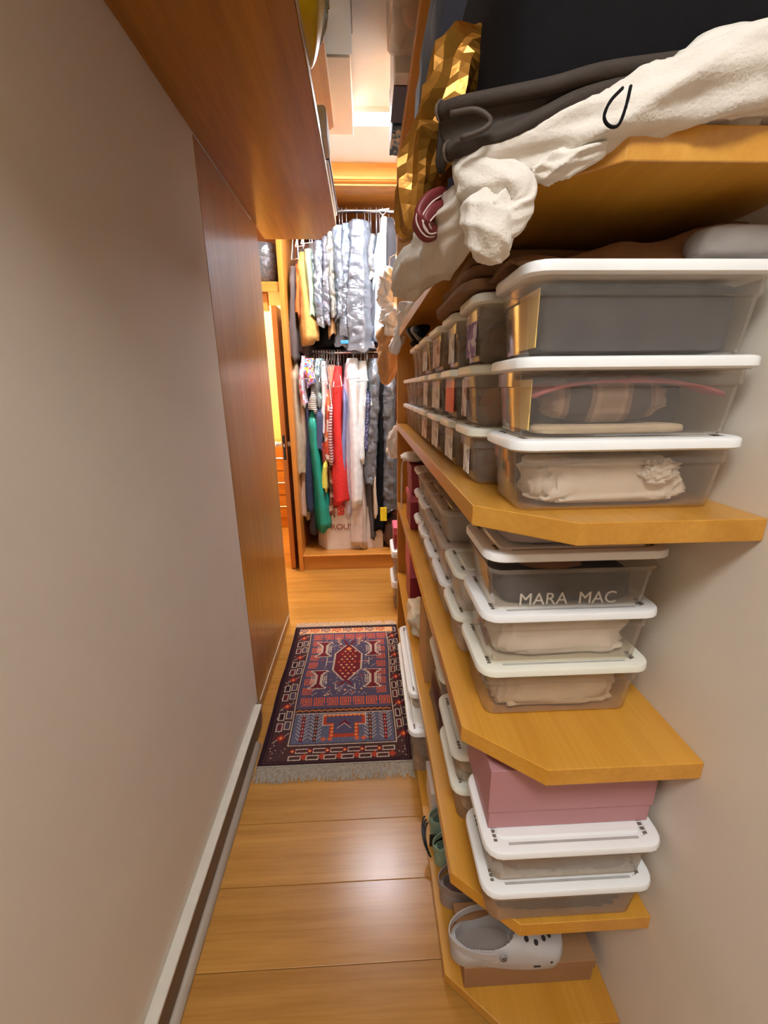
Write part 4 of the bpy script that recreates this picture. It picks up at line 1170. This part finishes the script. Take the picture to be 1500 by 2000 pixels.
# ------------------------------------------------------------------ clothes on the rails
fm = lambda n, c, **k_: M('cloth_' + n, c, 0.88, 0.10, 22, bump=0.35, sheen=0.08, **k_)
film_m = FILM('garment_film', (222, 230, 240), 0.2, 0.2)
film_d = FILM('grey_garment_film', (196, 202, 210), 0.26, 0.22)
YF = 3.43
def garment(name, label, cat, xt, wt, yt, xb, wb, yb_, mat, row, depth=0.36, film=None, hook='wire', slant=0.0, wob=1.0, seed=None, yoff=0.0, sleeve=None):
    rod = ROD_U if row == 'u' else ROD_L
    seed = random.uniform(0, 90) if seed is None else seed
    yf = YF + yoff
    T = at_y(xt, yt, RY - 0.09); B = at_y(xb, yb_, yf)
    ht, hb = wt * yf / F_PX / 2 * 1.2, wb * yf / F_PX / 2 * 1.15
    H = T.z - B.z
    cy0 = yf + depth / 2
    t = thing(name, label, cat, (B.x, cy0, B.z), 'clothes on the upper rail' if row == 'u' else 'clothes on the lower rail')
    def body(grow):
        K, n = (72, 44) if grow else (30, 44)
        rings = []
        for j in range(K + 1):
            s = j / K
            z = T.z - H * s
            d = min(1.0, 0.5 + (T.z - z) / 0.12 * 0.5)
            cx = T.x + (B.x - T.x) * s + 0.008 * wob * math.sin(seed + s * 5)
            hw = (ht + (hb - ht) * s) * (0.7 + 0.3 * d) * (1 + 0.08 * math.sin(seed * 2 + s * 9)) + grow
            hd = depth / 2 * d + grow
            ring = []
            for i in range(n):
                a = 2 * math.pi * i / n
                ca, sa = math.cos(a), math.sin(a)
                fold = 1 + (0.18 * math.sin(3 * a + seed + s) + 0.2 * math.sin(8 * a + seed * 3 + 2 * s) + 0.10 * math.sin(15 * a + seed * 5 - 3 * s)) * (0.3 + 0.7 * s) * wob + 0.22 * nz((a * 0.7, s * 7, seed), 1.3, 0.0)
                x = cx + hw * math.copysign(abs(ca) ** 0.8, ca) * fold
                yy = cy0 + hd * math.copysign(abs(sa) ** 0.7, sa) * (1 - 0.03 * wob * math.sin(5 * a + seed + 4 * s))
                zz = z
                if grow:
                    cr = 0.010 * nz((a * 2.2, z * 22, seed), 1.0, 3.0) + 0.006 * nz((a * 5.0, z * 45 + a * 4, seed), 1.0, 7.0)
                    x += cr * math.copysign(1, ca) * (abs(ca) ** 0.3)
                    yy += 1.6 * cr * sa
                if j == K:
                    zz += 0.022 * wob * math.sin(2 * a + seed) + 0.012 * math.sin(7 * a + seed) + slant * sa * 0.1
                ring.append((x, yy, zz))
            rings.append(ring)
        return rings
    link('cloth', G().loft(body(0.0)), mat, t, True)
    if film:
        link('film_cover', G().loft(body(0.007), True, False), film, t, True)
    if sleeve:
        sx, sw, sy = sleeve
        S0 = at_y(xt, yt, yf)
        sp_ = spline([(T.x, yf + 0.07, T.z - 0.06), ((T.x + at_y(sx, yt, yf).x) / 2, yf + 0.0, T.z - 0.12), tuple(at_y(sx, (yt + sy) / 2, yf - 0.02)), tuple(at_y(sx, sy, yf - 0.02))], 14)
        link('sleeve', G().tube([Vector(p) for p in sp_], [sw * yf / F_PX / 2 * (0.7 + 0.3 * math.sin(i + seed)) for i in range(15)], 10), mat, t, True)
    # hanger
    hm = wire_m if hook == 'white' else wire_b
    hg = link('hanger', G().tube([(T.x, RY - 0.016, rod - 0.004), (T.x, RY - 0.012, rod + 0.014), (T.x, RY, rod + 0.0205), (T.x, RY + 0.014, rod + 0.012), (T.x, RY + 0.012, rod - 0.015), (T.x, RY, rod - 0.035), (T.x, RY, T.z - 0.002)], 0.003, 6), hm, t, True)
    if hook == 'white':
        zt = T.z - (0.16 if row == 'l' else 0.0)
        link('hanger_frame', G().tube([(T.x - ht * 1.15, yf - 0.012, zt), (T.x - 0.004, RY - 0.05, rod - 0.05), (T.x + ht * 1.15, yf - 0.014, zt + 0.008)], 0.0038, 6, True), hm, hg, True)
    return t
GARM = [
    # upper rail, left to right
    ('coat', 'dark grey-brown long garment at the far left of the upper rail', 'clothes', 571, 12, 520, 573, 16, 700, fm('greybrown', (84, 74, 72)), 'u', {}),
    ('trousers', 'rust orange narrow trousers on the upper rail', 'trousers', 581, 9, 516, 582, 9, 613, fm('rust', (190, 98, 34)), 'u', {'hook': 'white'}),
    ('trousers', 'mustard tan trousers with flared cuffs on the upper rail', 'trousers', 590, 11, 492, 600, 30, 660, fm('mustard', (200, 154, 82)), 'u', {'hook': 'white', 'slant': 0.4}),
    ('trousers', 'sage green trousers on the upper rail', 'trousers', 603, 14, 486, 607, 14, 620, fm('sage', (150, 172, 142)), 'u', {'hook': 'white'}),
    ('shirt', 'pale grey-blue shirt in clear film next to the sage trousers', 'shirt', 620, 16, 470, 628, 18, 632, fm('greyblue', (176, 188, 206)), 'u', {'film': film_m}),
    ('blouse', 'mauve-grey speckled blouse on the upper rail', 'blouse', 634, 14, 462, 640, 16, 628, PATTERN('mauve_speckle', 'dots', [(190, 182, 196), (150, 142, 158), (132, 126, 144)], 160), 'u', {'film': film_m}),
    ('jacket', 'cream jacket between mauve blouse and blue shirts', 'jacket', 646, 15, 452, 649, 15, 615, fm('cream', (226, 212, 170)), 'u', {'film': film_m}),
    ('shirt', 'pale blue shirt in film under the chrome rail', 'shirt', 662, 20, 440, 664, 22, 622, fm('paleblue', (182, 202, 222)), 'u', {'film': film_m}),
    ('shirt', 'light blue shirt in film left of the grey suit cover', 'shirt', 676, 20, 436, 676, 24, 650, fm('ltblue', (170, 192, 214)), 'u', {'film': film_m}),
    ('suit', 'slate grey suit in shiny crinkled dry-cleaning film', 'suit', 697, 30, 432, 704, 42, 680, fm('slate', (178, 190, 206)), 'u', {'film': film_m, 'depth': 0.4, 'yoff': -0.04}),
    ('blouse', 'beige-grey blouse half hidden behind the slate suit', 'blouse', 713, 14, 440, 712, 16, 545, fm('beigegrey', (172, 160, 150)), 'u', {'yoff': 0.04}),
    ('blazer', 'taupe blazer with dark collar on the upper rail', 'blazer', 725, 16, 455, 722, 18, 545, fm('taupe', (168, 156, 146)), 'u', {'film': film_m, 'yoff': 0.02}),
    ('dress', 'long black dress on the upper rail right of the slate suit', 'dress', 722, 18, 520, 720, 24, 672, black_m, 'u', {'yoff': 0.03}),
    ('jacket', 'charcoal jacket on the upper rail', 'jacket', 737, 14, 470, 732, 18, 640, fm('charcoal', (74, 76, 84)), 'u', {'yoff': 0.02}),
    ('shirt', 'light blue striped shirt hanging below the chrome rail', 'shirt', 742, 12, 455, 736, 22, 662, PATTERN('blue_stripe', 'blots', [(176, 200, 220), (196, 214, 228), (160, 186, 210)], 30), 'u', {}),
    ('shirt', 'white shirt on the upper rail under the black jacket', 'shirt', 748, 12, 425, 748, 14, 560, fm('white1', (228, 232, 238)), 'u', {'hook': 'white', 'yoff': -0.02}),
    ('jacket', 'black suit jacket at the right end of the upper rail', 'jacket', 761, 20, 425, 762, 22, 640, fm('softblack', (40, 40, 46)), 'u', {}),
    # lower rail, left to right
    ('coat', 'khaki belted trench coat at the far left of the lower rail', 'coat', 576, 12, 705, 583, 24, 930, fm('khaki', (176, 160, 134)), 'l', {}),
    ('skirt', 'off-white long skirt under the khaki coat', 'skirt', 590, 12, 760, 597, 22, 1012, fm('offwhite', (206, 190, 176)), 'l', {'yoff': 0.05}),
    ('blouse', 'pale blue and pink blouse on the lower rail', 'blouse', 591, 10, 695, 593, 12, 790, PATTERN('pink_blue', 'blots', [(196, 206, 226), (206, 130, 150), (220, 222, 230)], 40), 'l', {'yoff': -0.02}),
    ('blouse', 'multicoloured floral blouse on the lower rail', 'blouse', 603, 20, 700, 605, 20, 752, PATTERN('floral', 'blots', [(150, 130, 190), (208, 70, 60), (230, 200, 80), (90, 130, 190), (220, 214, 226)], 60), 'l', {'hook': 'white', 'yoff': -0.03}),
    ('top', 'black and white striped knit top below the floral blouse', 'top', 612, 14, 745, 613, 17, 802, PATTERN('bw_stripe', 'stripe', [(226, 220, 206), (226, 220, 206), (60, 54, 56)], 22), 'l', {'yoff': -0.02}),
    ('trousers', 'navy trousers left of the teal dress', 'trousers', 602, 12, 770, 607, 18, 1000, fm('navy', (44, 58, 96)), 'l', {'yoff': 0.02}),
    ('trousers', 'dark slate trousers reaching lowest at the left', 'trousers', 610, 10, 800, 612, 16, 1045, fm('dkslate', (62, 60, 72)), 'l', {'yoff': 0.06}),
    ('dress', 'long teal green silk dress with slanted hem', 'dress', 612, 14, 795, 630, 24, 1030, M('teal_silk', (30, 150, 132), 0.4, 0.12, 12, bump=0.3), 'l', {'slant': 0.5, 'yoff': -0.03}),
    ('shirt', 'pale green shirt in film on the lower rail', 'shirt', 620, 14, 700, 622, 14, 790, fm('palegreen', (186, 208, 196)), 'l', {'film': film_m}),
    ('jacket', 'slate navy jacket over the teal dress', 'jacket', 624, 16, 780, 623, 20, 880, fm('navyslate', (66, 76, 108)), 'l', {'yoff': -0.02}),
    ('blouse', 'white blouse on a wire hanger beside the orange print', 'blouse', 631, 10, 705, 632, 12, 850, fm('white2', (224, 222, 222)), 'l', {'hook': 'white'}),
    ('scarf', 'brick red patterned scarf on the lower rail', 'scarf', 631, 8, 840, 632, 10, 920, PATTERN('brick_print', 'blots', [(150, 50, 44), (90, 40, 40), (180, 90, 60)], 50), 'l', {'yoff': 0.0}),
    ('skirt', 'lime yellow skirt peeking beneath the orange print', 'skirt', 634, 8, 880, 635, 15, 955, fm('lime', (214, 210, 84)), 'l', {'yoff': -0.03}),
    ('blouse', 'orange and white print blouse left of the red dress', 'blouse', 640, 13, 760, 642, 15, 900, PATTERN('orange_print', 'blots', [(214, 92, 54), (226, 200, 186), (196, 70, 44), (216, 120, 70)], 26), 'l', {'hook': 'white'}),
    ('dress', 'brown patterned dress hanging beneath the orange print', 'dress', 645, 10, 890, 648, 18, 1010, PATTERN('brown_print', 'blots', [(120, 70, 50), (150, 96, 66), (90, 52, 40), (190, 160, 140)], 34), 'l', {'yoff': 0.02}),
    ('scarf', 'burgundy and white zigzag scarf beside the red dress', 'scarf', 649, 7, 770, 647, 9, 905, PATTERN('zigzag', 'stripe', [(226, 216, 214), (150, 60, 70)], 14), 'l', {'yoff': -0.03}),
    ('dress', 'bright red lace dress in the middle of the lower rail', 'dress', 660, 12, 715, 662, 26, 985, M('red_lace', (220, 48, 44), 0.85, 0.15, 60, bump=0.6), 'l', {'hook': 'white', 'yoff': -0.04}),
    ('top', 'coral red ruffled top at the hem of the red dress', 'top', 662, 20, 960, 663, 26, 1008, PATTERN('coral_ruffle', 'blots', [(222, 92, 84), (196, 60, 56), (226, 150, 140)], 60), 'l', {'yoff': 0.03}),
    ('blouse', 'periwinkle blue blouse tucked behind the red dress', 'blouse', 672, 8, 750, 671, 12, 930, fm('periwinkle', (130, 138, 186)), 'l', {'yoff': -0.01}),
    ('dress', 'lilac-white long dress right of the red dress', 'dress', 678, 10, 720, 679, 18, 1010, fm('lilacwhite', (208, 200, 212)), 'l', {'yoff': 0.04}),
    ('shirt', 'white shirt in front of the pale dresses, pointed tail', 'shirt', 690, 18, 700, 694, 24, 985, fm('white3', (228, 234, 238)), 'l', {'hook': 'white', 'slant': 0.4, 'yoff': -0.04}),
    ('coat', 'long beige-white coat reaching lowest over the paper bag', 'coat', 696, 14, 720, 704, 34, 1068, fm('palebeige', (206, 192, 182)), 'l', {'yoff': 0.0}),
    ('shirt', 'icy white shirt on the lower rail, shorter', 'shirt', 705, 18, 705, 707, 18, 900, fm('white4', (222, 232, 234)), 'l', {'hook': 'white', 'yoff': -0.02}),
    ('blouse', 'navy polka dot blouse on the lower rail', 'blouse', 718, 10, 752, 718, 11, 880, PATTERN('polka', 'dots', [(206, 206, 216), (58, 62, 104), (52, 56, 96)], 110), 'l', {'hook': 'white', 'yoff': -0.02}),
    ('jacket', 'light denim jacket in a clear film on the lower rail', 'jacket', 730, 18, 700, 727, 24, 945, M('denim_pale', (136, 160, 178), 0.85, 0.15, 30), 'l', {'film': film_d, 'yoff': -0.02}),
    ('dress', 'grey dress with cream sash right of the polka dots', 'dress', 722, 12, 900, 728, 16, 1050, fm('darkgrey', (88, 84, 84)), 'l', {'yoff': 0.04}),
    ('scarf', 'cream narrow scarf hanging low between dark dresses', 'scarf', 733, 6, 900, 733, 7, 1010, fm('creamsash', (220, 206, 186)), 'l', {'yoff': -0.03}),
    ('coat', 'black coat in clear film at the right of the lower rail', 'coat', 745, 18, 720, 742, 26, 1040, black_m, 'l', {'yoff': 0.02}),
    ('suit', 'dark grey suit in long clear film at the right end', 'suit', 760, 20, 725, 758, 28, 1000, fm('dkgrey2', (84, 86, 94)), 'l', {'film': film_d}),
    # garments deeper on the rails
    ('coat', 'dark brown coat filling the gap behind the rust trousers', 'coat', 588, 22, 480, 592, 26, 690, fm('dkbrown', (62, 48, 44)), 'u', {'yoff': 0.08}),
    ('shirt', 'white shirt tops crowded behind the sage trousers', 'shirt', 612, 20, 468, 614, 22, 560, fm('white5', (216, 220, 226)), 'u', {'yoff': 0.07, 'film': film_m}),
    ('dress', 'black dress in the shadow below the mauve blouse', 'dress', 634, 24, 520, 640, 40, 672, black_m, 'u', {'yoff': 0.09}),
    ('jacket', 'tan jacket hem showing under the cream jacket', 'jacket', 646, 12, 560, 646, 15, 655, fm('tanhem', (178, 140, 92)), 'u', {'yoff': 0.04}),
    ('shirt', 'faded blue shirt behind the pale blue pair in film', 'shirt', 668, 24, 446, 672, 28, 672, fm('fadedblue', (150, 168, 190)), 'u', {'yoff': 0.06, 'film': film_m}),
    ('coat', 'dark charcoal coat behind the taupe blazer', 'coat', 736, 30, 470, 734, 34, 668, fm('dkchar', (44, 44, 50)), 'u', {'yoff': 0.09}),
    ('blouse', 'peach blouse sliver at the far right of the upper rail', 'blouse', 772, 8, 470, 771, 9, 620, fm('peach', (214, 168, 140)), 'u', {'yoff': 0.02}),
    ('dress', 'pale lilac dress behind the khaki coat', 'dress', 592, 14, 720, 596, 20, 900, fm('palelilac', (196, 190, 206)), 'l', {'yoff': 0.06}),
    ('dress', 'dusky blue dress behind the teal dress', 'dress', 616, 20, 720, 620, 22, 985, fm('dusky', (92, 110, 150)), 'l', {'yoff': 0.08}),
    ('blouse', 'mint blouse crowded behind the white blouse on a wire hanger', 'blouse', 628, 16, 712, 628, 18, 800, fm('mint', (168, 196, 184)), 'l', {'yoff': 0.05, 'hook': 'white'}),
    ('blouse', 'salmon blouse squeezed behind the orange print', 'blouse', 646, 16, 712, 648, 18, 860, fm('salmon', (206, 150, 126)), 'l', {'yoff': 0.05}),
    ('dress', 'rosy grey dress with frayed hem behind the brown print', 'dress', 655, 16, 820, 655, 20, 1018, fm('rosygrey', (176, 150, 146)), 'l', {'yoff': 0.07}),
    ('dress', 'ivory dress filling the space behind the white shirts', 'dress', 688, 26, 708, 690, 30, 1000, fm('ivory', (220, 214, 208)), 'l', {'yoff': 0.08}),
    ('blouse', 'pale aqua blouse between white shirts and polka dots', 'blouse', 713, 16, 708, 713, 18, 860, fm('aqua', (200, 218, 220)), 'l', {'yoff': 0.04, 'hook': 'white'}),
    ('coat', 'black wool coat deep at the right of the lower rail', 'coat', 748, 40, 720, 745, 44, 1015, black_m, 'l', {'yoff': 0.1}),
]
for r_ in GARM:
    garment(*r_[:11], **r_[11])
for i in range(11):      # bare wire hangers bunched on the lower rail
    p = at_y(612 + i * 5.2, 680, RY)
    t = thing('hanger', 'bare white wire hangers bunched on the lower rail', 'hanger', (p.x, RY, ROD_L - 0.12), 'bare hangers on the lower rail')
    link('hook', G().tube([(p.x, RY - 0.016, ROD_L + 0.0), (p.x, RY - 0.012, ROD_L + 0.014), (p.x, RY, ROD_L + 0.021), (p.x, RY + 0.014, ROD_L + 0.012), (p.x, RY, ROD_L - 0.035)], 0.003, 6), wire_m, t, True)
    link('frame', G().tube([(p.x, RY, ROD_L - 0.036), (p.x, RY - 0.19, ROD_L - 0.11), (p.x + 0.004, RY + 0.19, ROD_L - 0.11)], 0.003, 6, True), wire_m, t, True)
blu = at_y(673, 668, 3.40)
solo('blue_tag', G().box(blu.x - 0.03, blu.x + 0.03, 3.395, 3.40, blu.z - 0.012, blu.z + 0.012, 0.002), M('blue_print', (60, 140, 210), 0.4), 'small blue and white tag at the foot of the light blue shirts', 'tag')

# shopping bag on the wardrobe floor
pb_ = thing('shopping_bag', 'large white paper shopping bag with red letters on the wardrobe floor', 'bag', (-0.12, 3.6, 0.139))
b0, b1 = at_y(620, 1060, 3.50), at_y(748, 1056, 3.50)
g = G(); g.loft([[(b0.x, 3.60, z), (b0.x + 0.09, 3.47, z), (b1.x, 3.50, z), (b1.x + 0.02, 3.74, z), (b0.x + 0.02, 3.74, z)] for z in (0.1395, 0.25, 0.40, 0.52)], True, False)
link('bag_body', g, M('bag_paper', (216, 206, 196), 0.6, 0.04, 8), pb_)
c = at_y(672, 1028, 3.47)
text_part('bag_lettering', 'ROUS', 0.075, M('red_print', (150, 66, 48), 0.6), pb_, (c.x - 0.018, 3.474, c.z - 0.03), (math.pi / 2, 0, 0.055))
yt_ = at_y(749, 1004, 3.37)
solo('yellow_label', G().prism([(yt_.x - 0.028, 3.366), (yt_.x + 0.028, 3.366), (yt_.x + 0.026, 3.372), (yt_.x - 0.026, 3.372)], yt_.z - 0.06, yt_.z + 0.06, 0.002), M('yellow_print', (232, 206, 40), 0.4, 0.1, 30), 'bright yellow label on the plastic cover at lower right', 'label')
lump('brown_sack', 0.10, 0.36, 3.42, 3.78, 0.1395, 0.42, M('brown_leather_dark', (86, 58, 42), 0.6, 0.15, 10), 'brown leather bag slumped at the right of the shopping bag', 'bag', seed=61, rough=0.3, e=0.6)
bpy.context.view_layer.update()
